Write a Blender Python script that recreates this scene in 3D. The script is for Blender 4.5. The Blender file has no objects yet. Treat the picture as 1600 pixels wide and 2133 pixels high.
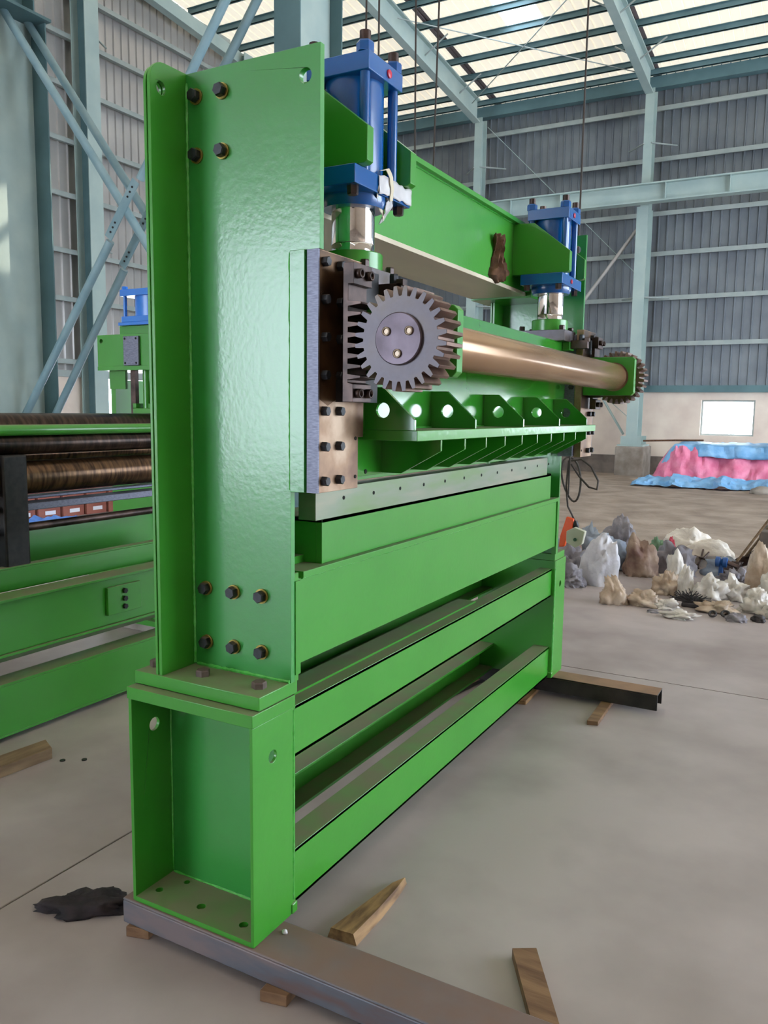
import bpy, bmesh, math, random
from mathutils import Vector, Matrix, noise
from mathutils.geometry import tessellate_polygon
PI = math.pi
SC = bpy.context.scene
COL = SC.collection
random.seed(7)

# ------------------------------------------------------------------ camera, world, sun, exposure
cam_d = bpy.data.cameras.new('camera'); cam = bpy.data.objects.new('camera', cam_d); COL.objects.link(cam)
SC.camera = cam
YAW, PITCH, ROLL, FPX = -0.5038, -0.1238, 0.0134, 1695.96
fw = Vector((math.sin(YAW)*math.cos(PITCH), math.cos(YAW)*math.cos(PITCH), math.sin(PITCH)))
rt = Vector((math.cos(YAW), -math.sin(YAW), 0)); up = rt.cross(fw)
r2 = rt*math.cos(ROLL)+up*math.sin(ROLL); u2 = up*math.cos(ROLL)-rt*math.sin(ROLL)
cam.matrix_world = Matrix(((r2.x, u2.x, -fw.x, 1.1855), (r2.y, u2.y, -fw.y, -1.5043), (r2.z, u2.z, -fw.z, 1.445), (0, 0, 0, 1)))
cam_d.sensor_fit = 'VERTICAL'; cam_d.sensor_height = 36.0; cam_d.lens = 36.0*FPX/2133.0
cam_d.clip_start = 0.05; cam_d.clip_end = 300

W = bpy.data.worlds.new('sky'); SC.world = W; W.use_nodes = True
bg = W.node_tree.nodes['Background']; bg.inputs[0].default_value = (0.76, 0.87, 1.0, 1); bg.inputs[1].default_value = 8.0
sun_d = bpy.data.lights.new('sun', 'SUN'); sun_d.energy = 6.0; sun_d.angle = 0.012; sun_d.color = (1.0, 0.88, 0.70)
sun = bpy.data.objects.new('sun', sun_d); COL.objects.link(sun)
sun.rotation_euler = Vector((-0.45, -0.75, -0.62)).to_track_quat('-Z', 'Y').to_euler()
SC.view_settings.view_transform = 'Standard'; SC.view_settings.look = 'None'
SC.view_settings.exposure = 0.6; SC.view_settings.gamma = 1.0; SC.view_settings.use_curve_mapping = False

# ------------------------------------------------------------------ materials
def lin(h):
    h = h.lstrip('#'); o = []
    for i in (0, 2, 4):
        c = int(h[i:i+2], 16)/255.0
        o.append(c/12.92 if c <= 0.04045 else ((c+0.055)/1.055)**2.4)
    return tuple(o)+(1.0,)
def mat(name, c1, c2=None, scale=6, rough=0.5, rough2=None, metal=0.0, bump=0.0, bscale=40, bdist=0.002,
        dust=None, dustn=0.85, detail=4, stretch=None, ramp=(0.35, 0.65), coat=0.0, spec=0.5, c3=None, coatr=0.08):
    m = bpy.data.materials.new(name); m.use_nodes = True
    nt = m.node_tree; N = nt.nodes; Lk = nt.links; b = N['Principled BSDF']
    b.inputs['Metallic'].default_value = metal; b.inputs['Roughness'].default_value = rough
    b.inputs['Coat Weight'].default_value = coat; b.inputs['Coat Roughness'].default_value = coatr
    b.inputs['Specular IOR Level'].default_value = spec
    tc = N.new('ShaderNodeTexCoord'); src = tc.outputs['Object']
    if stretch:
        mp = N.new('ShaderNodeMapping'); mp.inputs['Scale'].default_value = stretch
        Lk.new(src, mp.inputs['Vector']); src = mp.outputs['Vector']
    col = None
    if c2:
        n = N.new('ShaderNodeTexNoise'); n.inputs['Scale'].default_value = scale; n.inputs['Detail'].default_value = detail
        Lk.new(src, n.inputs['Vector'])
        r = N.new('ShaderNodeValToRGB'); r.color_ramp.elements[0].position = ramp[0]; r.color_ramp.elements[1].position = ramp[1]
        r.color_ramp.elements[0].color = lin(c1); r.color_ramp.elements[1].color = lin(c2)
        if c3:
            e = r.color_ramp.elements.new((ramp[0]+ramp[1])/2); e.color = lin(c3)
        Lk.new(n.outputs['Fac'], r.inputs['Fac']); col = r.outputs['Color']
        if rough2 is not None:
            mr = N.new('ShaderNodeMapRange'); mr.inputs[1].default_value = ramp[0]; mr.inputs[2].default_value = ramp[1]
            mr.inputs[3].default_value = rough; mr.inputs[4].default_value = rough2
            Lk.new(n.outputs['Fac'], mr.inputs[0]); Lk.new(mr.outputs[0], b.inputs['Roughness'])
    if dust:
        g = N.new('ShaderNodeNewGeometry'); sx = N.new('ShaderNodeSeparateXYZ'); Lk.new(g.outputs['True Normal'], sx.inputs[0])
        mr = N.new('ShaderNodeMapRange'); mr.inputs[1].default_value = dustn; mr.inputs[2].default_value = 0.97
        Lk.new(sx.outputs['Z'], mr.inputs[0])
        n2 = N.new('ShaderNodeTexNoise'); n2.inputs['Scale'].default_value = 9; n2.inputs['Detail'].default_value = 5
        Lk.new(tc.outputs['Object'], n2.inputs['Vector'])
        mr2 = N.new('ShaderNodeMapRange'); mr2.inputs[1].default_value = 0.3; mr2.inputs[2].default_value = 0.6
        mr2.inputs[3].default_value = 0.55; mr2.inputs[4].default_value = 0.95
        Lk.new(n2.outputs['Fac'], mr2.inputs[0])
        mu = N.new('ShaderNodeMath'); mu.operation = 'MULTIPLY'; Lk.new(mr.outputs[0], mu.inputs[0]); Lk.new(mr2.outputs[0], mu.inputs[1])
        mx = N.new('ShaderNodeMix'); mx.data_type = 'RGBA'
        Lk.new(mu.outputs[0], mx.inputs['Factor'])
        if col: Lk.new(col, mx.inputs['A'])
        else: mx.inputs['A'].default_value = lin(c1)
        mx.inputs['B'].default_value = lin(dust); col = mx.outputs['Result']
        mf = N.new('ShaderNodeMix'); mf.data_type = 'FLOAT'; Lk.new(mu.outputs[0], mf.inputs['Factor'])
        mf.inputs['A'].default_value = rough; mf.inputs['B'].default_value = 0.85; Lk.new(mf.outputs['Result'], b.inputs['Roughness'])
        if coat:
            mc = N.new('ShaderNodeMix'); mc.data_type = 'FLOAT'; Lk.new(mu.outputs[0], mc.inputs['Factor'])
            mc.inputs['A'].default_value = coat; mc.inputs['B'].default_value = 0.0; Lk.new(mc.outputs['Result'], b.inputs['Coat Weight'])
    if col: Lk.new(col, b.inputs['Base Color'])
    else: b.inputs['Base Color'].default_value = lin(c1)
    if bump:
        nb = N.new('ShaderNodeTexNoise'); nb.inputs['Scale'].default_value = bscale; nb.inputs['Detail'].default_value = 3
        Lk.new(src, nb.inputs['Vector'])
        bp = N.new('ShaderNodeBump'); bp.inputs['Strength'].default_value = bump; bp.inputs['Distance'].default_value = bdist
        Lk.new(nb.outputs['Fac'], bp.inputs['Height']); Lk.new(bp.outputs['Normal'], b.inputs['Normal'])
        Lk.new(bp.outputs['Normal'], b.inputs['Coat Normal'])
    return m
def glow_sheet(name, c, trans, clear=0.0):
    m = bpy.data.materials.new(name); m.use_nodes = True
    nt = m.node_tree; N = nt.nodes; Lk = nt.links; b = N['Principled BSDF']; out = N['Material Output']
    b.inputs['Base Color'].default_value = lin(c); b.inputs['Roughness'].default_value = 0.6
    t = N.new('ShaderNodeBsdfTranslucent'); t.inputs[0].default_value = lin(c)
    mx = N.new('ShaderNodeMixShader'); mx.inputs[0].default_value = trans
    Lk.new(b.outputs[0], mx.inputs[1]); Lk.new(t.outputs[0], mx.inputs[2])
    last = mx
    if clear:
        tr = N.new('ShaderNodeBsdfTransparent'); m2 = N.new('ShaderNodeMixShader'); m2.inputs[0].default_value = clear
        Lk.new(mx.outputs[0], m2.inputs[1]); Lk.new(tr.outputs[0], m2.inputs[2]); last = m2
    Lk.new(last.outputs[0], out.inputs[0])
    return m
GREEN = mat('green_paint', '#348a26', '#3d942d', scale=2.5, rough=0.3, bump=0.12, bscale=55, bdist=0.0025, dust='#76785c', ramp=(0.3, 0.7), coat=0.3)
GREEN_B = mat('green_paint_brushed', '#298832', '#329440', scale=2.5, rough=0.34, bump=0.22, bscale=60, bdist=0.002, dust='#5f7a4c', ramp=(0.3, 0.7), coat=0.9, coatr=0.17)
GREEN_R = mat('green_paint_glossy', '#2a8020', '#318826', scale=3, rough=0.16, bump=0.05, bscale=20, bdist=0.002, dust='#8a8670', coat=0.6)
WELD = mat('painted_weld', '#3fa83a', '#57b455', scale=60, rough=0.25, bump=0.5, bscale=150, bdist=0.002, coat=0.4)
BLUE = mat('blue_paint', '#045096', '#085a9f', scale=4, rough=0.22, coat=0.4, bump=0.05, bscale=30)
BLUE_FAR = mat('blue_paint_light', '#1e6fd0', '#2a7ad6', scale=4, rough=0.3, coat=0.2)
CHROME = mat('chrome', '#dcdcdc', rough=0.06, metal=1.0)
BLACK = mat('black_oxide', '#1a1a1c', '#2a2829', scale=30, rough=0.45, metal=0.4)
BOLT = mat('bolt_black', '#202328', '#33343a', scale=40, rough=0.4, metal=0.3, dust='#6a5a4e')
BRASS = mat('washer_brass', '#9b8a4a', rough=0.35, metal=0.8)
GREY_STEEL = mat('brushed_steel', '#5e6070', '#767888', scale=60, rough=0.45, metal=0.55, stretch=(1, 1, 6), bump=0.2, bscale=120, bdist=0.0006)
BROWN_STEEL = mat('oily_brown_steel', '#6a5040', '#b39c86', scale=7, rough=0.36, rough2=0.5, metal=0.55, detail=6, c3='#8e735c', bump=0.08, bscale=40)
OILY = mat('oily_dark_bronze', '#2e2018', '#6e5236', scale=7, rough=0.25, rough2=0.4, metal=0.65, detail=6, c3='#4a3524')
DARK_STEEL = mat('dark_oily_steel', '#2c2220', '#5c4a45', scale=12, rough=0.38, metal=0.6, detail=5)
GEAR = mat('gear_steel', '#4f4640', '#75727c', scale=9, rough=0.35, rough2=0.55, metal=0.6, detail=6, bump=0.05, bscale=90, c3='#625d62')
GEAR_T = mat('gear_tooth_brown', '#5c443a', '#7d6255', scale=14, rough=0.4, metal=0.55)
HUB = mat('gear_hub', '#4a4048', '#655a64', scale=12, rough=0.4, metal=0.6, detail=6)
SHAFT = mat('oiled_shaft', '#8c6b4e', '#a88a68', scale=4, rough=0.19, rough2=0.23, metal=0.5, detail=4, stretch=(1, 0.6, 1), c3='#9b7a5a', ramp=(0.2, 0.8))
DUSTSTEEL = mat('dusty_bare_steel', '#b3a68f', '#d8ccb6', scale=3, rough=0.22, rough2=0.45, metal=0.35, stretch=(1, 0.35, 1), detail=7)
KNIFE = mat('knife_bar', '#6b8458', '#8f8c7a', scale=4, rough=0.38, metal=0.45, detail=6, stretch=(1, 0.5, 3), c3='#7b8572')
HOLE = mat('hole_dark', '#0a0d08', rough=0.9)
RUST = mat('channel_rust', '#6b5148', '#7a6f72', scale=5, rough=0.5, metal=0.25, detail=6, dust='#7a6459', c3='#5f6470', stretch=(0.6, 1, 2.5), ramp=(0.3, 0.6))
BLACKST = mat('black_channel', '#1d1b1c', '#3a3634', scale=10, rough=0.45, metal=0.3, dust='#9a7a62', detail=6)
WOOD = mat('rough_wood', '#5e4330', '#84664a', scale=5, rough=0.8, stretch=(1, 6, 6), bump=0.4, bscale=30, bdist=0.002, detail=6)
WOOD2 = mat('old_wood', '#6a5540', '#8a7358', scale=5, rough=0.85, stretch=(5, 1, 5), bump=0.4, bscale=30, bdist=0.002, detail=6)
SPLINT = mat('raw_split_wood', '#5f442c', '#9c7a50', scale=8, rough=0.7, stretch=(5, 1, 5), detail=6)
CONC = mat('concrete', '#8a7f7d', '#aaa09e', scale=1.3, rough=0.55, rough2=0.4, detail=9, bump=0.06, bscale=60, c3='#9a908e', ramp=(0.36, 0.66))
DIRT = mat('earth_ground', '#7f7166', '#a39487', scale=2.2, rough=0.95, detail=10, bump=0.5, bscale=14, bdist=0.02, ramp=(0.3, 0.7))
CEMENT = mat('cement_pier', '#847c74', '#a09890', scale=5, rough=0.9, detail=8, bump=0.2, bscale=20)
CEMENT_D = mat('cement_plinth', '#5f5752', '#857a72', scale=3, rough=0.9, detail=8)
PLASTER = mat('plaster', '#d8c7bb', '#e6d8ca', scale=2, rough=0.9, detail=8, bump=0.15, bscale=9)
SHEET = mat('grey_cladding', '#6c727a', '#7e8489', scale=1.5, rough=0.42, metal=0.35, detail=5)
SHEET_L = mat('pale_cladding', '#b0adab', '#bebab6', scale=1.5, rough=0.33, metal=0.4, detail=5)
STEELP = mat('grey_green_steel', '#9bafae', '#a8bab6', scale=2, rough=0.55, detail=4)
STEELD = mat('teal_steel', '#4f6d73', '#5b7a80', scale=2, rough=0.5, detail=4)
GIRT = mat('girt_galvanised', '#98a3a2', '#a5aeac', scale=4, rough=0.5, metal=0.3)
TUBE = mat('brace_tube', '#7797a2', '#8aa6ae', scale=3, rough=0.45)
ROOF = glow_sheet('cream_roof_sheet', '#e8dac4', 0.08)
ROOF_RIB = glow_sheet('roof_rib_shade', '#6a6050', 0.05)  # darker rib faces: rib shade and sheet overlap put into the colour
ROOFD = mat('roof_rafter_shade', '#6b6062', rough=0.7)  # dark strip along each rafter, standing for shade on the roof
SKYL = glow_sheet('skylight_sheet', '#f4f6f8', 0.5, 0.6)
RAG = mat('brown_rag', '#4c3424', '#6a4a34', scale=30, rough=0.95, bump=0.3, bscale=200)
BCLOTH = mat('black_cloth', '#141015', '#2a2125', scale=20, rough=0.85, bump=0.5, bscale=60, bdist=0.004)
TAPE = mat('masking_tape', '#c8bd9f', '#d8cfb8', scale=10, rough=0.6)
PLASTIC = mat('wrinkled_clear_plastic', '#bcbcc0', '#d0cfd0', scale=14, rough=0.25)
RED = mat('red_cap', '#c01c3c', rough=0.35)
ORANGE = mat('orange_paint', '#e05018', rough=0.4)
ROPE = mat('wire_rope', '#3a322e', rough=0.7)
def cloth(n, a, b, r=0.6): return mat(n, a, b, scale=6, rough=r, bump=0.6, bscale=9, bdist=0.03, detail=5)
BAGW = cloth('white_sack', '#b9b9c2', '#cfced4'); BAGG = cloth('grey_cloth', '#6f6b74', '#928e94'); BAGBL = cloth('blue_grey_cloth', '#7d8796', '#98a2ae')
BAGB = cloth('brown_sack', '#6e5148', '#a5907e'); BAGT = cloth('tan_polythene', '#a8917c', '#c6b5a3', 0.4); BAGC = cloth('cream_polythene', '#c2bbb2', '#dcd8d3', 0.35)
BAGD = cloth('dark_cloth', '#252224', '#3f3a3c'); BLUET = cloth('blue_tarp', '#6aa2d2', '#86b6de', 0.5); PINKT = cloth('pink_tarp', '#d4688c', '#e186a4', 0.5)
BLUEM = mat('blue_valve', '#1c4a86', rough=0.4); BOXR = mat('red_brown_box', '#8a4f44', '#9c6052', scale=8, rough=0.8)
WHITEL = mat('white_label', '#dfe0ea', rough=0.6); FOAM = cloth('foam_roll', '#d8cfc4', '#e8e2da', 0.8)

# ------------------------------------------------------------------ mesh helpers
class M:
    def __init__(s): s.bm = bmesh.new(); s.smooth = set()
    def box(s, x0, x1, y0, y1, z0, z1):
        v = [s.bm.verts.new((x, y, z)) for x in (x0, x1) for y in (y0, y1) for z in (z0, z1)]
        for f in ((0, 1, 3, 2), (4, 6, 7, 5), (0, 4, 5, 1), (2, 3, 7, 6), (0, 2, 6, 4), (1, 5, 7, 3)):
            s.bm.faces.new([v[i] for i in f])
        return s
    def prism(s, pts, axis, a, b, holes=()):
        """polygon in the plane across axis (x: (y,z), y: (x,z), z: (x,y)), from a to b, with holes"""
        def P(p, t):
            return {'x': (t, p[0], p[1]), 'y': (p[0], t, p[1]), 'z': (p[0], p[1], t)}[axis]
        loops = [list(pts)]+[list(h) for h in holes]
        flat = [p for l in loops for p in l]
        tris = tessellate_polygon([[Vector((p[0], p[1], 0)) for p in l] for l in loops])
        va = [s.bm.verts.new(P(p, a)) for p in flat]; vb = [s.bm.verts.new(P(p, b)) for p in flat]
        for t in tris:
            try: s.bm.faces.new([va[i] for i in t]); s.bm.faces.new([vb[i] for i in reversed(t)])
            except ValueError: pass
        k = 0
        for l in loops:
            n = len(l)
            for i in range(n):
                j = (i+1) % n
                s.bm.faces.new((va[k+i], va[k+j], vb[k+j], vb[k+i]))
            k += n
        return s
    def ring(s, p, d, r0, n, rx=None):
        d = Vector(d).normalized(); a = d.orthogonal().normalized(); b = d.cross(a)
        return [s.bm.verts.new(Vector(p)+(a*math.cos(2*PI*i/n)+b*math.sin(2*PI*i/n))*r0) for i in range(n)]
    def cyl(s, p0, p1, r, n=24, r2=None, cap=True):
        p0 = Vector(p0); p1 = Vector(p1); d = p1-p0
        A = s.ring(p0, d, r, n); B = s.ring(p1, d, r if r2 is None else r2, n)
        for i in range(n):
            f = s.bm.faces.new((A[i], A[(i+1) % n], B[(i+1) % n], B[i])); f.smooth = n > 8
        if cap: s.bm.faces.new(list(reversed(A))); s.bm.faces.new(B)
        return s
    def lathe(s, p, axis, prof, n=32):
        p = Vector(p); ax = Vector(axis).normalized(); R = []
        for (h, r) in prof: R.append(s.ring(p+ax*h, ax, max(r, 1e-4), n))
        for a, b in zip(R, R[1:]):
            for i in range(n):
                f = s.bm.faces.new((a[i], a[(i+1) % n], b[(i+1) % n], b[i])); f.smooth = True
        s.bm.faces.new(list(reversed(R[0]))); s.bm.faces.new(R[-1])
        return s
    def tube(s, pts, r, n=8, jit=0.0):
        pts = [Vector(p) for p in pts]; R = []
        up_ = None
        for i, p in enumerate(pts):
            d = (pts[min(i+1, len(pts)-1)]-pts[max(i-1, 0)]).normalized()
            if up_ is None: up_ = d.orthogonal().normalized()
            a = (up_-d*up_.dot(d)).normalized(); up_ = a; b = d.cross(a)
            rr = r[i] if isinstance(r, (list, tuple)) else r
            rr *= 1+jit*(random.random()-0.5)
            R.append([s.bm.verts.new(p+(a*math.cos(2*PI*k/n)+b*math.sin(2*PI*k/n))*rr) for k in range(n)])
        for a, b in zip(R, R[1:]):
            for i in range(n):
                f = s.bm.faces.new((a[i], a[(i+1) % n], b[(i+1) % n], b[i])); f.smooth = True
        s.bm.faces.new(list(reversed(R[0]))); s.bm.faces.new(R[-1])
        return s
    def weld(s, p0, p1, r=0.006, step=0.012):
        p0 = Vector(p0); p1 = Vector(p1); n = max(3, int((p1-p0).length/step))
        s.tube([p0.lerp(p1, i/n) for i in range(n+1)], r, 6, 0.7); return s
def mirror_y(bm):
    for v in bm.verts: v.co.y = LEN-v.co.y
def build(name, m, material, parent=None, root=None, mirror=False, bevel=0.0, origin=None, soft=False, seg=2):
    bm = m.bm
    if mirror: mirror_y(bm)
    bmesh.ops.recalc_face_normals(bm, faces=bm.faces[:])
    o0 = Vector(origin) if origin is not None else (root.location.copy() if root is not None else Vector((0, 0, 0)))
    if parent is None and origin is None:
        xs = [v.co.x for v in bm.verts]; ys = [v.co.y for v in bm.verts]; zs = [v.co.z for v in bm.verts]
        o0 = Vector(((min(xs)+max(xs))/2, (min(ys)+max(ys))/2, min(zs)))
    for v in bm.verts: v.co -= o0
    me = bpy.data.meshes.new(name); bm.to_mesh(me); bm.free(); me.materials.append(material)
    if soft is False: me.set_sharp_from_angle(angle=math.radians(38))
    o = bpy.data.objects.new(name, me); COL.objects.link(o)
    if parent is not None: o.parent = parent
    else: o.location = o0
    if bevel:
        b = o.modifiers.new('bevel', 'BEVEL'); b.width = bevel; b.segments = seg; b.limit_method = 'ANGLE'; b.angle_limit = 0.7
    return o
def tag(o, label, cat, group=None, kind=None):
    o['label'] = label; o['category'] = cat
    if group: o['group'] = group
    if kind: o['kind'] = kind
    return o
def struct(o, label=None):
    o['kind'] = 'structure'
    if label: o['label'] = label
    return o
def thing(name, label, cat, loc, group=None):
    o = bpy.data.objects.new(name, None); COL.objects.link(o); o.location = loc; o.empty_display_size = 0.1
    return tag(o, label, cat, group)
def circ(cx, cz, r, n=24): return [(cx+r*math.cos(2*PI*i/n), cz+r*math.sin(2*PI*i/n)) for i in range(n)]

# shared bolt meshes ------------------------------------------------
def bolt_mesh(name, r, h, washer=0.0, socket=False, material=None, chamfer=True):
    m = M()
    if socket:
        m.lathe((0, 0, 0), (0, 0, 1), [(0, r), (h, r), (h, r*0.62), (h*0.45, r*0.58)], 20)
    else:
        A = [(r*math.cos(PI/3*i), r*math.sin(PI/3*i)) for i in range(6)]
        a = [m.bm.verts.new((x, y, 0)) for x, y in A]; b = [m.bm.verts.new((x, y, h*0.82)) for x, y in A]
        c = [m.bm.verts.new((x*0.88, y*0.88, h)) for x, y in A]
        for i in range(6):
            j = (i+1) % 6
            m.bm.faces.new((a[i], a[j], b[j], b[i])); m.bm.faces.new((b[i], b[j], c[j], c[i]))
        m.bm.faces.new(c); m.bm.faces.new(list(reversed(a)))
    bmesh.ops.recalc_face_normals(m.bm, faces=m.bm.faces[:])
    me = bpy.data.meshes.new(name); m.bm.to_mesh(me); m.bm.free(); me.materials.append(material or BOLT)
    if washer:
        w = M().cyl((0, 0, -0.003), (0, 0, 0.004), washer, 20)
        wm = bpy.data.meshes.new(name+'_washer'); w.bm.to_mesh(wm); w.bm.free(); wm.materials.append(BRASS)
        return me, wm
    return me, None
def rot_to(axis): return Vector(axis).to_track_quat('Z', 'Y').to_euler()
def bolt(meshes, parent, root, loc, axis, mirror=False, name='bolt', spin=0.0):
    loc = Vector(loc); ax = Vector(axis)
    if mirror: loc.y = LEN-loc.y; ax.y = -ax.y
    o = bpy.data.objects.new(name, meshes[0]); COL.objects.link(o); o.parent = parent
    o.location = loc-root.location
    q = ax.to_track_quat('Z', 'Y') @ Matrix.Rotation(spin, 4, 'Z').to_quaternion()
    o.rotation_euler = q.to_euler()
    if meshes[1]:
        w = bpy.data.objects.new('washer', meshes[1]); COL.objects.link(w); w.parent = parent
        w.location = loc-root.location; w.rotation_euler = q.to_euler()
    return o

# ------------------------------------------------------------------ setting: floor, walls, roof
FARY = 19.3; GABX = -11.6
# floor: concrete slabs with saw-cut joints, then earth up to the walls
fl = struct(build('floor', M().box(-11.9, 12.2, -14.0, 21.0, -0.40, -0.12), DIRT))
xs = [-11.9, -6.9, -0.835, 5.2, 12.1]; ys = [-13.0, -3.2, 2.985]
for i in range(len(xs)-1):
    for j in range(2):
        build('concrete_slab', M().box(xs[i]+0.003, xs[i+1]-0.003, ys[j]+0.003, ys[j+1]-0.003, -0.12, 0.0), CONC, fl, fl, bevel=0.003)
    # last row of slabs: the outer edge breaks off unevenly towards the earth
    e = M(); n = 24
    pts = [(xs[i]+0.003, 2.988), (xs[i+1]-0.003, 2.988)]
    for k in range(n+1):
        x = xs[i+1]-0.003+(xs[i]-xs[i+1]+0.006)*k/n
        pts.append((x, 7.0+0.3*noise.noise(Vector((x*0.9, 3.1, 0)))))
    e.prism(pts, 'z', -0.12, 0.0)
    build('concrete_slab', e, CONC, fl, fl)
g = M(); NX, NY = 90, 70
V_ = [[g.bm.verts.new((-11.9+24.1*i/NX, 6.4+14.5*j/NY, (-0.02 if j > 6 else -0.05)+0.03*noise.noise(Vector((i*0.35, j*0.35, 0.3)))+0.012*noise.noise(Vector((i*1.3, j*1.3, 5))))) for j in range(NY+1)] for i in range(NX+1)]
for i in range(NX):
    for j in range(NY):
        f = g.bm.faces.new((V_[i][j], V_[i+1][j], V_[i+1][j+1], V_[i][j+1])); f.smooth = True
build('earth_ground', g, DIRT, fl, fl)

def corr(x0, x1, y0, y1, z0, z1, axis, outward, material, parent, name='cladding_sheet', nseg=1):
    """ribbed sheet with trapezoid ribs every 0.2 m; axis = direction across the ribs ('x' or 'y')"""
    m = M(); u0, u1 = (x0, x1) if axis == 'x' else (y0, y1)
    prof = []; u = u0
    while u < u1-1e-6:
        for du, h in ((0, 0), (0.07, 0), (0.085, 0.03), (0.105, 0.03), (0.12, 0)):
            if u+du <= u1+1e-6: prof.append((u+du, h))
        u += 0.2
    prof.append((u1, 0))
    rows = []
    for t in range(nseg+1):
        row = []
        for (uu, h) in prof:
            row.append(m.bm.verts.new(outward(uu, t/nseg, h)))
        rows.append(row)
    for a, b in zip(rows, rows[1:]):
        for i in range(len(prof)-1): m.bm.faces.new((a[i], a[i+1], b[i+1], b[i]))
    return build(name, m, material, parent, parent)

# far wall (back)
wb = struct(build('wall_back', M().prism([(-11.9, 0), (12.2, 0), (12.2, 2.07), (-11.9, 2.07)], 'y', FARY, FARY+0.23,
            holes=[[(a, 0.96), (b, 0.96), (b, 1.80), (a, 1.80)] for a, b in ((-1.68, -0.5), (5.2, 7.2), (8.2, 11.2))]), PLASTER))  # the two right-hand holes are unseen windows, added for reflections on the press
build('plinth', M().box(-11.9, 12.1, FARY-0.06, FARY-0.002, -0.1, 0.42), CEMENT_D, wb, wb)
x = -11.6
while x < 12.0:
    corr(x, min(x+1.0, 12.2), 0, 0, 0, 0, 'x', lambda u, t, h: (u, FARY+0.12-h, 2.1+t*7.4), SHEET, wb)
    x += 1.0
def cee(m, p0, p1, h, w, t, side):  # C section running along x or y, web vertical
    (x0, y0, z0), (x1, y1, z1) = p0, p1
    return m
for z in (3.15, 4.23, 5.27, 6.2, 7.44, 8.59):
    build('girt', M().box(-11.5, 12.1, FARY-0.08, FARY+0.08, z-0.035, z+0.035).box(-11.5, 12.1, FARY-0.09, FARY-0.07, z-0.07, z+0.0), GIRT, wb, wb)
build('girt', M().box(-11.5, 12.1, FARY-0.1, FARY+0.08, 1.98, 2.14), STEELD, wb, wb)
build('eave_beam', M().box(-11.5, 12.1, FARY-0.16, FARY+0.06, 9.02, 9.28), STEELD, wb, wb)
# unseen right and front walls, openings added to light and reflect in the press
wr = struct(build('wall_right', M().prism([(-13, 0), (2.5, 0), (2.5, 6.5), (15.5, 6.5), (15.5, 0), (19.4, 0), (19.4, 9.3), (-13, 12.2)], 'x', 12.0, 12.2), PLASTER))
wf = struct(build('wall_front', M().prism([(-11.6, 0), (-11.5, 0), (-11.5, 5.4), (-5.0, 5.4), (-5.0, 0), (12.0, 0), (12.0, 11.9), (-11.6, 11.9)], 'y', -13.2, -13.0), PLASTER))
# window frame
wn = struct(build('window_1', M().prism([(-1.70, 0.94), (-0.48, 0.94), (-0.48, 1.82), (-1.70, 1.82)], 'y', FARY+0.08, FARY+0.13,
            holes=[[(-1.64, 1.0), (-0.54, 1.0), (-0.54, 1.76), (-1.64, 1.76)]]), GIRT))

# gable wall (left)
def roofz(y): return 9.15+0.085*(18.4-y)
wl = struct(build('wall_left', M().prism([(-13, 0), (9.93, 0), (9.93, 2.07), (-13, 2.07)], 'x', GABX-0.23, GABX)
                  .prism([(12.9, 0), (19.5, 0), (19.5, 2.07), (12.9, 2.07)], 'x', GABX-0.23, GABX), PLASTER))
y = -13.0
while y < 19.4:
    y1 = min(y+1.0, 19.5); za, zb_ = roofz(y), roofz(y1)
    corr(0, 0, y, y1, 0, 0, 'y', (lambda u, t, h: (GABX-0.12+h, u, 2.08+t*(roofz(u)+0.3-2.08))), SHEET_L, wl)
    y += 1.0
for z in (2.3, 3.45, 4.32, 5.33, 6.3, 7.26, 8.13, 8.95, 9.75):
    yy = 19.3 if z < 9.2 else 14
    build('girt', M().box(GABX-0.08, GABX+0.07, -13, yy, z-0.03, z+0.03).box(GABX+0.06, GABX+0.08, -13, yy, z-0.06, z+0.0), GIRT, wl, wl)
build('trim', M().box(GABX-0.08, GABX+0.06, -13, 19.3, 2.0, 2.12), GIRT, wl, wl)

# roof
cl = struct(build('ceiling', M().box(-11.9, 12.2, FARY-0.02, FARY+0.3, 9.27, 9.33), SHEET))
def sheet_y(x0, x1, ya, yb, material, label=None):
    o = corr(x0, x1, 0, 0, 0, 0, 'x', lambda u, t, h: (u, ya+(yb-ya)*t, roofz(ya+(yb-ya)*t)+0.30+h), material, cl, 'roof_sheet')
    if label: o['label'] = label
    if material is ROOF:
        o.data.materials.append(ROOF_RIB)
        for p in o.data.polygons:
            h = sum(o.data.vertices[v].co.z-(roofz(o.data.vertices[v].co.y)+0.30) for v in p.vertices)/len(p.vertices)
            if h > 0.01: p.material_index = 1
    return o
x = -12.0
raft = [-7.32, -3.09, 1.15, 5.4, 9.6]
while x < 12.1:
    x1 = x+0.8
    if abs(x+5.6) < 0.2:
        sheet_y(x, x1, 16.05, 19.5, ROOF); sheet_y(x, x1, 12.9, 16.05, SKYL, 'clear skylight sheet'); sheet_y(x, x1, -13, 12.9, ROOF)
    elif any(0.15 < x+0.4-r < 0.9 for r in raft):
        sheet_y(x, x+0.2, -13, 19.5, ROOFD, 'dark sheet painted as shade beside the rafter'); sheet_y(x+0.2, x1, -13, 19.5, ROOF)
    else:
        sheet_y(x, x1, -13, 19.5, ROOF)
    x = x1
py = 19.0
while py > -13:
    zz = roofz(py)+0.225
    m = M().box(-11.6, 12, py-0.01, py+0.01, zz-0.06, zz+0.06).box(-11.6, 12, py-0.05, py+0.01, zz+0.05, zz+0.06).box(-11.6, 12, py-0.01, py+0.05, zz-0.06, zz-0.05)
    build('purlin', m, STEELD, cl, cl)
    py -= 0.82 if py < 18.5 else 0.55
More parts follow.
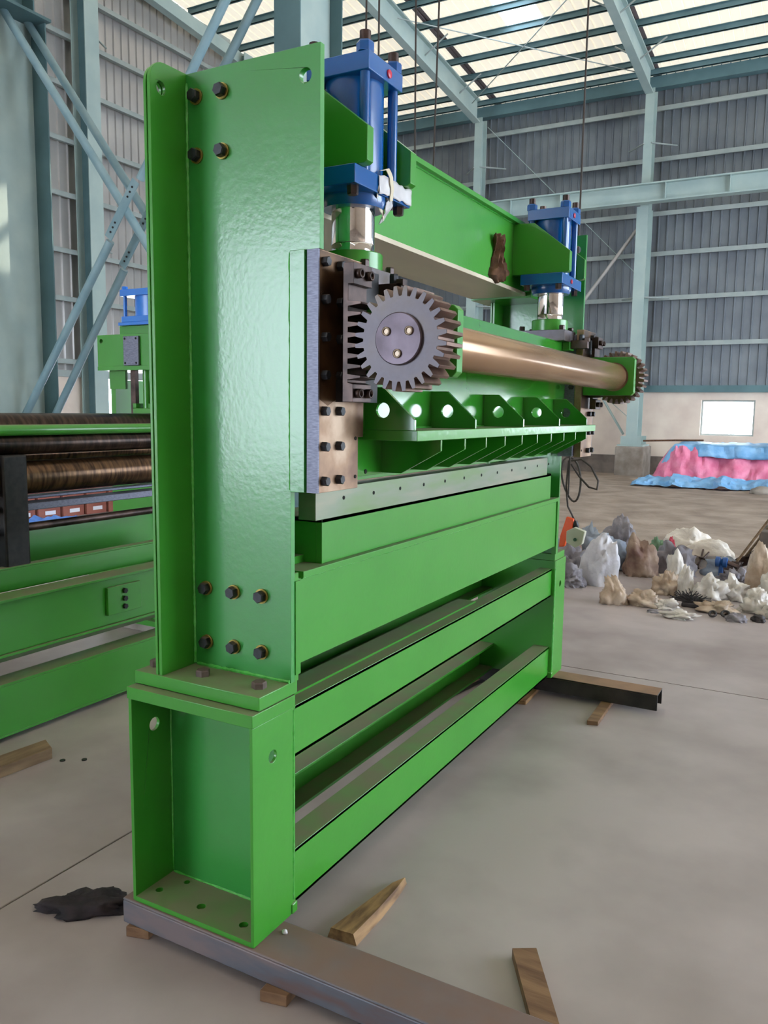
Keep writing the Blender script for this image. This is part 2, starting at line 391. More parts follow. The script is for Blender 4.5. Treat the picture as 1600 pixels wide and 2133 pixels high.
def ibeam_prof(w, h, tf, tw):  # points around an I
    return [(-w/2, -h/2), (w/2, -h/2), (w/2, -h/2+tf), (tw/2, -h/2+tf), (tw/2, h/2-tf), (w/2, h/2-tf), (w/2, h/2), (-w/2, h/2), (-w/2, h/2-tf), (-tw/2, h/2-tf), (-tw/2, -h/2+tf), (-w/2, -h/2+tf)]
for r in raft:
    m = M()
    ya, yb = 18.5, -13
    for (a, b, dx) in ((0.0, 0.02, 0.09), (0.02, 0.28, 0.006), (0.28, 0.30, 0.09)):
        m.bm.verts.ensure_lookup_table()
        q = []
        for y_ in (ya, yb):
            top = roofz(y_)+0.09; d = 0.30+max(0, y_-15.8)*0.09
            z1 = top-d*(1-b/0.3) if b < 0.3 else top
            z0 = top-d*(1-a/0.3)
            q.append((y_, z0, z1))
        m.prism([(q[0][0], q[0][1]), (q[1][0], q[1][1]), (q[1][0], q[1][2]), (q[0][0], q[0][2])], 'x', r-dx, r+dx)
    build('rafter', m, STEELP, cl, cl)
    for yb_ in (17.4, 15.5):
        for sx in (-1, 1):
            z = roofz(yb_)
            build('knee_brace', M().tube([(r, yb_, z-0.2), (r+sx*0.55, yb_, z+0.15)], 0.018, 6), GIRT, cl, cl)
# thin cross rods under the roof
for (a, b) in (((-7.2, 17.9, 8.95), (-3.2, 14.0, 9.35)), ((-3.2, 17.9, 8.95), (-7.2, 14.0, 9.35))):
    build('cross_rod', M().tube([a, b], 0.012, 6), GIRT, cl, cl)

# ------------------------------------------------------------------ steel columns of the far wall, crane beam
def wall_column(x, label, pier=True):
    t = thing('steel_column', label, 'column', (x, 18.4, 0), 'steel columns along the back wall')
    build('pier', M().prism([(x-0.33, -0.06), (x+0.33, -0.06), (x+0.33, 0.68), (x-0.33, 0.68)], 'y', 18.25, 19.2), CEMENT, t, t, bevel=0.03)
    build('base_plate', M().box(x-0.30, x+0.30, 18.30, 19.1, 0.68, 0.72).box(x-0.24, x+0.24, 18.39, 18.41, 0.72, 0.92).box(x-0.24, x+0.24, 18.96, 18.98, 0.72, 0.92), STEELP, t, t)
    m = M().box(x-0.13, x+0.13, 18.42, 18.45, 0.72, 6.2).box(x-0.13, x+0.13, 18.92, 18.95, 0.72, 6.2).box(x-0.01, x+0.01, 18.45, 18.92, 0.72, 6.2)
    build('lower_shaft', m, STEELP, t, t)
    m = M().box(x-0.10, x+0.10, 18.62, 18.645, 6.2, 8.85).box(x-0.10, x+0.10, 18.92, 18.95, 6.2, 8.85).box(x-0.01, x+0.01, 18.645, 18.92, 6.2, 8.85)
    build('upper_shaft', m, STEELP, t, t)
    for z in (4.23, 7.7):
        for sx in (-1, 1):
            build('knee_brace', M().tube([(x+sx*0.08, 18.6, z-0.06), (x+sx*0.55, FARY-0.1, z-0.02)], 0.02, 6), GIRT, t, t)
    return t
wall_column(-3.09, 'grey-green steel column on a cement pier, beside the bright window')
wall_column(-7.32, 'grey-green steel column rising behind the middle of the green press')
cb = tag(build('crane_beam', M().box(-11.5, 12, 18.20, 18.215, 6.24, 6.60).box(-11.5, 12, 18.08, 18.34, 6.60, 6.63).box(-11.5, 12, 18.08, 18.34, 6.21, 6.24), STEELP),
         'long pale green crane runway beam along the back wall', 'crane beam')
for x in (-9.2, -6.2, -4.95, -2.55, -1.2, 0.2):
    build('stiffener', M().box(x-0.006, x+0.006, 18.10, 18.199, 6.24, 6.60), STEELP, cb, cb)
tag(build('brace_pipe', M().tube([(-4.9, 18.75, 3.6), (-3.2, 18.75, 5.85)], 0.045, 10), SHEET_L), 'pale diagonal brace pipe meeting the column under the crane beam', 'brace')
tag(build('brace_rod', M().tube([(-4.55, 18.9, 2.8), (-3.35, 18.75, 0.95)], 0.03, 8), STEELP), 'thin diagonal brace rod ending at the foot of the back wall column', 'brace')
tag(build('brace_rod', M().tube([(-7.2, 18.95, 8.7), (-3.1, 18.95, 4.6)], 0.009, 6).tube([(-7.2, 18.95, 4.6), (-3.1, 18.95, 1.2)], 0.009, 6), STEELP), 'thin crossed tie rods between the two back wall columns', 'brace')

# ------------------------------------------------------------------ inner columns and tube bracing on the left
def inner_column(x, y0, y1, w, label, z1=9.9):
    t = thing('steel_column', label, 'column', (x, (y0+y1)/2, 0), 'inner columns with tube bracing')
    build('near_flange', M().box(x-w, x+w, y0, y0+0.02, 0, z1), STEELD, t, t)  # flanges coloured darker than the lit web: shade put into the paint
    build('far_flange', M().box(x-w, x+w, y1-0.02, y1, 0, z1), STEELD, t, t)
    build('web', M().box(x-0.008, x+0.008, y0+0.02, y1-0.02, 0, z1), STEELP, t, t)
    build('base_plate', M().box(x-w-0.08, x+w+0.08, y0-0.08, y1+0.08, 0, 0.03), STEELD, t, t)
    return t
inner_column(-4.92, 7.0, 7.95, 0.19, 'tall pale steel column rising behind the top of the green press', 10.0)
inner_column(-9.48, 5.75, 7.02, 0.31, 'broad pale steel column at the left edge, behind the rollers', 6.9)
tag(build('steel_column', M().box(-9.9, -9.40, 6.6, 6.62, 6.95, 10.0).box(-9.9, -9.40, 7.0, 7.02, 6.95, 10.0).box(-9.66, -9.64, 6.62, 7.0, 6.95, 10.0).box(-9.9, -9.1, 5.75, 7.06, 6.91, 6.95), STEELD),
    'dark upper column stub at the top left corner', 'column')
DZ = 1.29
bt = thing('cross_bracing', 'X bracing of paired blue-grey tubes between the left columns', 'brace', (-7.6, 7.1, 1.4))
for Y, ax, az, bx_, bz_, cx_, cz_ in ((6.5, -9.50, 7.05, -9.30, 1.28, -7.15, 3.99), (6.92, -9.45, 6.95, -9.30, 1.10, -7.35, 3.70)):
    build('tube', M().tube([(ax, Y, az), (-4.75, Y, az-(ax+4.75)*-DZ)], 0.056, 12), TUBE, bt, bt)
    build('tube', M().tube([(bx_, Y, bz_), (cx_-0.28, Y, cz_-0.36)], 0.056, 12), TUBE, bt, bt)
    build('tube', M().tube([(cx_+0.28, Y, cz_+0.36), (-4.75, Y, cz_+(cx_+4.75)*-DZ)], 0.056, 12), TUBE, bt, bt)
    d = Vector((0.62, 0, 0.79)); n = Vector((0.79, 0, -0.62)); c = Vector((cx_, Y-0.058, cz_))
    m = M()
    q = [c+d*0.42+n*0.07, c+d*0.42-n*0.07, c-d*0.42-n*0.07, c-d*0.42+n*0.07]
    m.prism([(p.x, p.z) for p in q], 'y', Y-0.062, Y-0.05)
    gp = build('gusset_plate', m, TUBE, bt, bt)
    for k in (-0.33, -0.26, -0.19, 0.19, 0.26, 0.33):
        p = c+d*k; build('bolt', M().cyl((p.x, Y-0.072, p.z), (p.x, Y-0.06, p.z), 0.014, 8), BLACK, gp, bt)

def gable_column(x0, y, label):
    t = thing('steel_column', label, 'column', (x0, y, 0), 'columns of the left wall')
    z1 = roofz(y)-0.05
    m = M().box(x0-0.02, x0, y-0.16, y+0.16, 0, z1).box(x0+0.33, x0+0.35, y-0.16, y+0.16, 0, z1)
    build('flanges', m, STEELP, t, t)
    build('web', M().box(x0, x0+0.33, y-0.008, y+0.008, 0, z1), STEELD, t, t)
    for z in (2.6, 4.4, 6.3, 8.2):
        build('knee_brace', M().tube([(x0+0.3, y, z), (GABX+0.05, y+0.7, z+0.05)], 0.02, 6), GIRT, t, t)
gable_column(-11.5, 9.65, 'steel column standing against the left wall, light flange edge')
gable_column(-11.5, 14.2, 'steel column against the left wall nearer the back corner')
tag(build('gable_rafter', M().prism([(-13, roofz(-13)-0.28), (18.5, roofz(18.5)-0.28), (18.5, roofz(18.5)+0.02), (-13, roofz(-13)+0.02)], 'x', -11.36, -11.34)
      .prism([(-13, roofz(-13)-0.30), (18.5, roofz(18.5)-0.30), (18.5, roofz(18.5)-0.28), (-13, roofz(-13)-0.28)], 'x', -11.44, -11.26), STEELP), 'pale sloping rafter along the top of the left wall', 'rafter')

# ================================================================== the green press
LEN = 2.613
PR = thing('hydraulic_shearing_press', 'large bright green hydraulic shearing press with blue cylinders and gear shaft', 'machine', (-0.2, 1.3066, 0.1017))
HB = bolt_mesh('hex_bolt', 0.0165, 0.020, washer=0.0195)
HB2 = bolt_mesh('hex_bolt_plate', 0.0125, 0.016)
HB3 = bolt_mesh('hex_bolt_foot', 0.0195, 0.017, material=mat('bolt_dusty', '#4a3d36', '#5f5149', scale=30, rough=0.6))
SB = bolt_mesh('socket_bolt', 0.0115, 0.014, socket=True, material=DARK_STEEL)
def hole_ring(r=0.008):
    m = M().cyl((0, 0, -0.001), (0, 0, 0.0012), r, 16); me = bpy.data.meshes.new('bolt_hole'); m.bm.to_mesh(me); m.bm.free(); me.materials.append(HOLE); return (me, None)
for mir in (False, True):
    B = lambda name, m, material, parent, bevel=0.0, **k: build(name, m, material, parent, PR, mirror=mir, bevel=bevel, **k)
    bl = lambda meshes, parent, loc, axis, name='bolt', spin=0.0: bolt(meshes, parent, PR, loc, axis, mir, name, spin)
    # pedestal: open box of plate
    z0, z1, D = 0.1017, 0.708, 0.171
    ped = B('pedestal', M().box(-0.4105, -0.005, 0.145, 0.158, z0+0.013, z1-0.033), GREEN_B, PR)
    B('side_plate', M().prism([(0, z0), (D, z0), (D, z1-0.033), (0, z1-0.033)], 'x', -0.009, 0.0, [circ(0.082, 0.576, 0.0165)]), GREEN, ped, 0.0012)
    B('side_plate', M().prism([(0, z0), (D, z0), (D, z1-0.033), (0, z1-0.033)], 'x', -0.4145, -0.4035, [circ(0.083, 0.579, 0.0185)]), GREEN, ped, 0.0012)
    B('top_plate', M().box(-0.4185, 0.001, -0.001, D, z1-0.033, z1), GREEN, ped, 0.0015)
    B('bottom_plate', M().prism([(-0.4035, 0), (-0.009, 0), (-0.009, 0.145), (-0.4035, 0.145)], 'z', z0, z0+0.0135,
        [circ(-0.37, 0.054, 0.011, 16), circ(-0.218, 0.053, 0.0125, 16), circ(-0.07, 0.048, 0.0125, 16), circ(-0.33, 0.12, 0.009, 16)]), GREEN, ped)
    B('weld', M().weld((-0.40, 0.144, z0+0.014), (-0.012, 0.144, z0+0.014), 0.004).weld((-0.402, 0.144, z0+0.02), (-0.402, 0.144, z1-0.04), 0.003), WELD, ped)
    B('end_block', M().box(-0.40, -0.001, D, D+0.010, z0, z1-0.001), GREEN, ped)
    B('corner_foot', M().box(-0.06, 0.004, D-0.01, D+0.016, z0, z0+0.03), GREEN, ped, 0.004)
    B('weld', M().weld((-0.001, D+0.001, z0+0.04), (-0.001, D+0.001, z1-0.04), 0.0035), WELD, ped)
    # foot plate
    foot = B('foot_plate', M().box(-0.4165, 0.0, 0.028, 0.19, 0.710, 0.745), GREEN, PR, 0.002)
    for x in (-0.395, -0.232, -0.047): bl(HB3, foot, (x, 0.089, 0.745), (0, 0, 1), spin=x*9)
    # column: web plate, double back flange, front strip
    web = B('column_web', M().prism([(-0.32, 0.745), (0.003, 0.745), (0.003, 1.241), (0.047, 1.241), (0.047, 1.824), (0.087, 1.824), (0.087, 2.283), (-0.32, 2.283)],
            'y', 0.157, 0.174, [circ(0.045, 2.217, 0.0175)]), GREEN_B, PR, 0.0012)
    for x in (-0.286, -0.202):
        for z in (2.223, 2.081): bl(HB, web, (x, 0.155, z), (0, -1, 0), spin=x*20)
    for x in (-0.274, -0.180, -0.088):
        for z in (0.9635, 0.8145): bl(HB, web, (x, 0.155, z), (0, -1, 0), spin=x*31)
    def flange(x0, x1, zt):
        r = 0.05; y0, y1 = 0.031, 0.29
        pts = [(y1, 0.745), (y1, zt+0.004)]
        pts += [(y0+r-r*math.sin(a), zt-r+0.0+r*math.cos(a)) for a in [PI/2*i/6 for i in range(7)]]
        pts += [(y0, 0.745)]
        return M().prism(pts, 'x', x0, x1, [circ(0.068, 2.221, 0.0155)])
    fl1 = B('back_flange', flange(-0.3305, -0.32, 2.283), GREEN, PR, 0.0012)
    B('outer_flange', flange(-0.343, -0.334, 2.278), GREEN, fl1, 0.0012)
    B('weld', M().weld((-0.318, 0.156, 0.75), (-0.318, 0.156, 2.26), 0.0045).weld((-0.31, 0.156, 0.748), (-0.0, 0.156, 0.748), 0.0055), WELD, web)
    B('guide_seat', M().box(0.004, 0.0475, 0.151, 0.34, 1.241, 1.824), GREEN_B, web, 0.0012)
    B('weld', M().weld((0.002, 0.156, 1.245), (0.002, 0.156, 1.82), 0.0035), WELD, web)
    B('lower_stiffener', M().box(-0.02, 0.003, 0.174, 0.19, 0.745, 1.03), GREEN, web)
    dg = 0.065 if mir else 0.0   # the far guide stands further out on its shims
    # guide plate with bolts (brown oily face, grey milled end)
    gp = B('guide_plate', M().prism([(0.162, 1.241), (0.348, 1.241), (0.348, 1.375), (0.374, 1.375), (0.374, 1.824), (0.162, 1.824)], 'x', 0.0515+dg, 0.0834+dg), BROWN_STEEL, PR, 0.001)
    B('guide_end', M().box(0.0505+dg, 0.0834+dg, 0.157, 0.1622, 1.241, 1.824), GREY_STEEL, gp)
    for z in (1.797, 1.709, 1.620, 1.529, 1.442, 1.355, 1.270):
        for y in (0.180, 0.248): bl(HB2, gp, (0.0834+dg, y, z), (1, 0, 0), spin=z*13)
    for (y, z) in ((0.334, 1.372), (0.334, 1.272)): bl(hole_ring(0.005), gp, (0.0838+dg, y, z), (1, 0, 0), 'bolt_hole')
    if mir: B('guide_shim', M().box(0.048, 0.115, 0.17, 0.374, 1.245, 1.80), GREY_STEEL, gp)
    # rack
    rk = M(); pitch = 2*PI*0.111/28
    pts = [(0.126, 1.465), (0.155, 1.465), (0.155, 1.508)]
    z = 1.512
    while z+pitch < 1.735:
        pts += [(0.140, z), (0.140, z+pitch*0.26), (0.176, z+pitch*0.42), (0.176, z+pitch*0.62), (0.140, z+pitch*0.80)]
        z += pitch
    pts += [(0.140, z), (0.140, 1.745), (0.155, 1.745), (0.155, 1.795), (0.126, 1.795)]
    pts = [(px_+dg*0.6, pz_) for px_, pz_ in pts]
    rack = B('rack', rk.prism(pts, 'y', 0.2, 0.288), DARK_STEEL, PR, 0.0008)
    B('oily_face', M().prism([(0.163, 1.47), (0.20, 1.455), (0.236, 1.47), (0.372, 1.47), (0.372, 1.822), (0.163, 1.822)], 'x', 0.0833+dg, 0.0838+dg), OILY, gp)
    if not mir: B('rack_backing', M().box(0.0836, 0.1258, 0.272, 0.373, 1.465, 1.793).box(0.0836, 0.1258, 0.236, 0.272, 1.465, 1.520), BLACK, rack)
    for z in (1.770, 1.486):
        for y in (0.218, 0.266): bl(SB, rack, (0.155+dg*0.6, y, z), (1, 0, 0))
    # pinion gear
    gx, gz, n = 0.287, 1.610, 28
    off = 0.5
    pts = []
    for i in range(n):
        for da, r in ((-0.36, 0.098), (-0.31, 0.1005), (-0.24, 0.110), (-0.15, 0.1205), (0.15, 0.1205), (0.24, 0.110), (0.31, 0.1005), (0.36, 0.098)):
            a = 2*PI*(i+off+da)/n; pts.append((gx+r*math.cos(a), gz+r*math.sin(a)))
    gear = B('pinion_gear', M().prism(pts, 'y', 0.190, 0.279), GEAR_T, PR, 0.0008)
    B('gear_face', M().prism([(gx+(x_-gx)*0.993, gz+(z_-gz)*0.993) for x_, z_ in pts], 'y', 0.1885, 0.1905), GEAR, gear)
    hub = B('hub_cap', M().lathe((gx, 0.190, gz), (0, -1, 0), [(0, 0.0605), (0.008, 0.0605), (0.0105, 0.058)], 48), HUB, gear)
    for k in range(3):
        a = PI/2+2*PI*(k+0.5)/3
        bl(bolt_mesh('hub_bolt', 0.0105, 0.004, washer=0.0, socket=True, material=mat('hub_bolt_metal', '#8a7a6a', rough=0.35, metal=0.8)), hub, (gx+0.034*math.cos(a), 0.1795, gz+0.034*math.sin(a)), (0, -1, 0))
    B('spacer', M().lathe((gx, 0.279, gz), (0, 1, 0), [(0, 0.066), (0.036, 0.066)], 32), DARK_STEEL, gear)
    # bearing bracket for the shaft
    c = 0.012
    br = B('bearing_bracket', M().prism([(0.071, 1.5275), (0.377-c, 1.5275), (0.377, 1.5275+c), (0.377, 1.699-c), (0.377-c, 1.699), (0.071, 1.699)], 'y', 0.315, 0.349), GREEN, PR, 0.002)
    B('bracket_lug', M().box(0.071, 0.12, 0.349, 0.372, 1.530, 1.60), GREEN, br, 0.002)
    bl(bolt_mesh('lug_bolt', 0.013, 0.014), br, (0.100, 0.372, 1.565), (0, 1, 0))
    # keeper block between rack and gear top
    kp = B('keeper_block', M().box(0.106, 0.180, 0.395, 0.425, 1.735, 1.772).box(0.165, 0.185, 0.395, 0.42, 1.765, 1.782), DARK_STEEL, PR, 0.001)
    bl(bolt_mesh('keeper_bolt', 0.0125, 0.026), kp, (0.150, 0.41, 1.771), (0, 0, 1))
    # cylinder --------------------------------------------------------
    cx, cy = 0.0075, 0.439
    cyl = B('hydraulic_cylinder', M().lathe((cx, cy, 2.05), (0, 0, 1), [(0, 0.079), (0.24, 0.079)], 56), BLUE, PR)
    B('top_flange', M().box(-0.083, 0.104, 0.348, 0.53, 2.29, 2.336), BLUE, cyl, 0.002)
    B('bottom_flange', M().box(-0.0876, 0.103, 0.288, 0.586, 2.004, 2.05), BLUE, cyl, 0.002)
    B('gland', M().lathe((cx, cy, 2.004), (0, 0, -1), [(0, 0.090), (0.012, 0.090), (0.028, 0.082)], 40), BLUE, cyl)
    B('piston_rod', M().lathe((cx, cy, 1.995), (0, 0, -1), [(0, 0.0585), (0.108, 0.0585), (0.110, 0.0575), (0.112, 0.0585), (0.135, 0.0585)], 48), CHROME, cyl)
    B('rod_collar', M().lathe((cx, cy, 1.862), (0, 0, -1), [(0, 0.078), (0.003, 0.081), (0.048, 0.081)], 40), GREEN, cyl)
    for sx, sy in ((1, 1), (1, -1), (-1, 1), (-1, -1)):
        tx, ty = cx+0.076*sx, cy+0.074*sy
        tr = B('tie_rod', M().cyl((tx, ty, 2.05), (tx, ty, 2.372), 0.0135, 16), BLUE, cyl)
        bl(bolt_mesh('tie_nut', 0.0225, 0.026, material=BLUE), tr, (tx, ty, 2.336), (0, 0, 1), 'nut', 0.4)
        B('stud_end', M().cyl((tx, ty, 2.362), (tx, ty, 2.386), 0.0145, 14), DARK_STEEL, tr)
    for sx, sy in ((1, 1), (1, -1), (-1, 1)):
        bl(bolt_mesh('flange_bolt', 0.015, 0.022, material=DARK_STEEL), cyl, (cx+0.072*sx, cy+0.122*sy, 2.004), (0, 0, -1), spin=0.3)
    B('port_cap', M().lathe((0.104, 0.452, 2.311), (1, 0, 0), [(0, 0.0105), (0.004, 0.0105), (0.005, 0.009)], 20), RED, cyl)
    if mir: B('port_cap', M().lathe((0.103, 0.452, 2.027), (1, 0, 0), [(0, 0.0095), (0.004, 0.0095)], 20), RED, cyl)
    # gusset plates that carry the cylinder
    for (y0, y1) in ((0.304, 0.335), (0.538, 0.572)):
        B('cylinder_gusset', M().prism([(-0.132, 2.052), (0.118, 2.052), (0.128, 2.058), (0.128, 2.140), (-0.036, 2.269), (-0.132, 2.272)], 'y', y0, y1), GREEN, PR, 0.0012)
    # grey saddle plate under the rod collar
    sad = B('saddle_plate', M().box(-0.118, 0.104, 0.352, 0.522, 1.764, 1.813), GEAR, PR, 0.0015)
    for (x, y) in ((0.085, 0.37), (0.085, 0.505), (-0.10, 0.37), (-0.10, 0.505), ):
        bl(bolt_mesh('saddle_bolt', 0.0125, 0.02, material=DARK_STEEL), sad, (x, y, 1.813), (0, 0, 1), spin=0.2)
    B('ram_shoulder', M().box(0.0705, 0.105, 0.356, 0.44, 1.727, 1.7635), GREEN, PR, 0.0015)
    B('slide_block', M().box(0.036, 0.070, 0.30, 0.352, 1.26, 1.79), DARK_STEEL, PR, 0.001)

# full-length members -----------------------------------------------
Bf = lambda name, m, material, parent=PR, bevel=0.0, **k: build(name, m, material, parent, PR, bevel=bevel, **k)
# upper tie beam
tb = Bf('tie_beam', M().box(-0.150, -0.132, 0.174, LEN-0.174, 2.0, 2.275).box(-0.37, -0.355, 0.174, LEN-0.174, 2.0, 2.275), GREEN)
Bf('top_flange', M().box(-0.385, -0.108, 0.19, LEN-0.174, 2.275, 2.293), GREEN, tb, 0.001)
Bf('bottom_flange', M().box(-0.40, -0.125, 0.174, LEN-0.40, 1.984, 2.0), DUSTSTEEL, tb, 0.001)
Bf('end_flange', M().box(-0.40, -0.10, LEN-0.40, LEN-0.174, 1.976, 2.0), GREEN, tb, 0.001)
Bf('weld', M().weld((-0.131, 0.2, 2.274), (-0.131, LEN-0.2, 2.274), 0.0035).weld((-0.131, 0.2, 2.0), (-0.131, LEN-0.2, 2.0), 0.003), WELD, tb)
# ram
ram = Bf('ram', M().box(0.03, 0.07, 0.352, LEN-0.352, 1.38, 1.764), GREEN_R, PR, 0.0015)
Bf('lower_ram_plate', M().box(-0.005, 0.03, 0.352, LEN-0.352, 1.262, 1.38), GREEN_R, ram, 0.001)
Bf('upper_knife', M().box(-0.05, -0.0052, 0.36, LEN-0.36, 1.247, 1.30), GREEN, ram, 0.001)
Bf('shelf', M().box(0.03, 0.2285, 0.407, 2.207, 1.366, 1.394), GREEN, ram, 0.0015)
Bf('weld', M().weld((0.071, 0.41, 1.396), (0.071, 2.20, 1.396), 0.0035), WELD, ram)
for y in (0.405, 0.816, 1.253, 1.678, 2.083):
    Bf('upper_gusset', M().prism([(0.0695, 1.394), (0.220, 1.394), (0.220, 1.422), (0.125, 1.507), (0.0695, 1.507)], 'y', y, y+0.011, [circ(0.125, 1.446, 0.0205)]), GREEN_R, ram, 0.0008)
for k in range(10):
    y = 0.571+0.168*k
    Bf('lower_gusset', M().prism([(0.0295, 1.366), (0.0295, 1.266), (0.095, 1.266), (0.220, 1.334), (0.220, 1.366)], 'y', y, y+0.010), GREEN_R, ram, 0.0008)
for k in range(11): bolt(hole_ring(0.0065), ram, PR, (0.0305, 0.48+0.168*k, 1.274), (1, 0, 0), name='bolt_hole')
# equalising shaft
Bf('equalising_shaft', M().lathe((0.287, 0.34, 1.610), (0, 1, 0), [(0, 0.055), (0.009, 0.0587), (LEN-0.68-0.012, 0.0587), (LEN-0.68, 0.055)], 64), SHAFT)
for y0 in (0.349, LEN-0.349-0.006): Bf('shaft_collar', M().lathe((0.287, y0, 1.610), (0, 1, 0), [(0, 0.064), (0.006, 0.064)], 48), BROWN_STEEL)
# knife bed
Bf('lower_knife', M().box(-0.055, 0.0, 0.273, 2.242, 1.1535, 1.2355), KNIFE, PR, 0.001)
HR = hole_ring(0.0055)
for k in range(12): bolt(HR, PR, PR, (0.0, 0.413+0.168*k, 1.2035), (1, 0, 0), name='bolt_hole')
bed = Bf('knife_bed', M().box(-0.03, -0.012, 0.322, 2.345, 1.030, 1.153).box(-0.17, -0.03, 0.322, 0.337, 1.030, 1.153).box(-0.17, -0.03, 2.33, 2.345, 1.030, 1.153).box(-0.22, -0.012, 0.322, 2.345, 1.141, 1.153), GREEN, PR, 0.001)
Bf('bed_foot', M().box(-0.20, -0.07, 0.26, 0.321, 1.030, 1.050), GREEN, bed)
bolt(bolt_mesh('bed_bolt', 0.018, 0.02, material=DARK_STEEL), bed, PR, (-0.11, 0.285, 1.050), (0, 0, 1))
Bf('back_web', M().box(-0.30, -0.285, 0.174, LEN-0.174, 1.030, 1.13), GREEN, bed)
# lower cross beam
cbm = Bf('cross_beam', M().box(-0.018, -0.002, 0.195, LEN-0.195, 0.785, 1.013).box(-0.30, -0.285, 0.174, LEN-0.174, 0.785, 1.013).box(-0.285, -0.018, 0.195, LEN-0.195, 0.785, 0.80), GREEN, PR, 0.001)
Bf('ledge_plate', M().box(-0.31, 0.008, 0.206, LEN-0.199, 1.013, 1.030), GREEN, cbm, 0.001)
Bf('weld', M().weld((0.0, 0.21, 1.012), (0.0, LEN-0.21, 1.012), 0.003), WELD, cbm)
Bf('end_strip', M().box(-0.014, 0.006, 0.1745, 0.196, 0.762, 1.009), GREEN, cbm)
# lower frame channels
def channel(name, xf, xb, z0, z1, y0, y1, open_back=True):
    lo, hi = min(xf, xb), max(xf, xb)
    w = (xf-0.009, xf) if xf > xb else (xf, xf+0.009)
    return Bf(name, M().box(w[0], w[1], y0, y1, z0, z1).box(lo, hi, y0, y1, z1-0.011, z1-0.0002).box(lo, hi, y0, y1, z0, z0+0.011), GREEN, PR, 0.0015)
channel('lower_tie_channel', -0.0165, -0.095, 0.110, 0.265, 0.172, LEN-0.172)
channel('upper_tie_channel', -0.0165, -0.080, 0.525, 0.668, 0.172, LEN-0.172)
channel('rear_lower_channel', -0.400, -0.315, 0.100, 0.238, 0.172, LEN-0.172)
channel('rear_upper_channel', -0.400, -0.33, 0.525, 0.668, 0.172, LEN-0.172)
Bf('cover_strip', M().box(-0.14, -0.062, 0.19, 1.55, 0.668, 0.674), GREEN)

# masking tape and plastic on the near cylinder flange
def crumple_strip(path, width_dir, width, amp, material, parent, root, name, n=24, k=6, thick=0.0015):
    m = M(); P = [Vector(p) for p in path]; wd = Vector(width_dir); rows = []
    L_ = len(P)-1
    for i in range(n+1):
        t = i/n*L_; a = min(int(t), L_-1); p = P[a].lerp(P[a+1], t-a); row = []
        for j in range(k+1):
            q = p+wd*(width*(j/k-0.5)*(0.85+0.35*noise.noise(Vector((i*0.3, 1.7, j*0.2)))))
            q += Vector((noise.noise(q*45), noise.noise(q*45+Vector((9, 9, 9))), noise.noise(q*45+Vector((3, 7, 1)))))*amp
            row.append(m.bm.verts.new(q))
        rows.append(row)
    for a, b in zip(rows, rows[1:]):
        for j in range(k): m.bm.faces.new((a[j], a[j+1], b[j+1], b[j]))
    o = build(name, m, material, parent, root); s = o.modifiers.new('solid', 'SOLIDIFY'); s.thickness = thick
    return o
mt = thing('masking_tape', 'strips of masking tape and crumpled clear plastic on the near cylinder flange', 'tape', (0.105, 0.48, 2.0))
crumple_strip([(0.1055, 0.405, 2.028), (0.1055, 0.585, 2.029)], (0, 0, 1), 0.052, 0.003, PLASTIC, mt, mt, 'plastic_wrap')
crumple_strip([(0.107, 0.415, 2.062), (0.110, 0.440, 2.073), (0.110, 0.462, 2.055), (0.109, 0.472, 2.02), (0.107, 0.470, 1.998)], (0, 0.9, 0.3), 0.026, 0.002, TAPE, mt, mt, 'tape_strip')
crumple_strip([(0.105, 0.40, 2.010), (0.095, 0.415, 1.995), (0.085, 0.45, 1.978), (0.075, 0.49, 1.965)], (0.3, -0.5, 0.7), 0.04, 0.004, TAPE, mt, mt, 'tape_strip')
crumple_strip([(0.10, 0.47, 2.0), (0.09, 0.48, 1.98), (0.06, 0.50, 1.955)], (0.2, 0.7, 0.4), 0.04, 0.006, PLASTIC, mt, mt, 'plastic_wrap')

def crumple(name, c, size, material, seed, label, cat, group=None, flat=0.35, rag=0.45, sub=4, tip=None, parent=None, root=None):
    """a crumpled bag or cloth: displaced ball, flattened where it lies on the ground"""
    bm = bmesh.new(); bmesh.ops.create_icosphere(bm, subdivisions=sub, radius=1.0)
    off = Vector((seed*3.17, seed*1.31, seed*2.7))
    for v in bm.verts:
        d = v.co.normalized()
        w = d+0.35*noise.noise_vector(d*2.2+off)
        pl_ = abs(noise.noise(Vector((w.x*4.5, w.y*4.5, w.z*1.2))+off))
        r = 1.05+rag*0.8*noise.noise(d*1.6+off)-rag*0.75*pl_-rag*0.35*abs(noise.noise(w*3.1+off))-rag*0.40*abs(noise.noise(w*6.5+off))-rag*0.2*abs(noise.noise(w*13+off))
        p = d*r
        if tip: 
            k = max(0, p.z)**2; p.x = p.x*(1-0.12*k)+tip[0]*k; p.y = p.y*(1-0.12*k)+tip[1]*k
        if p.z < -flat: p.z = -flat+(p.z+flat)*0.05; p.x *= 1.06; p.y *= 1.06
        v.co = Vector((c[0]+p.x*size[0], c[1]+p.y*size[1], c[2]+(p.z+flat)*size[2]))
    m = M(); m.bm.free(); m.bm = bm
    for f in bm.faces: f.smooth = True
    o = build(name, m, material, parent, root, soft=True)
    if parent is None: tag(o, label, cat, group)
    return o
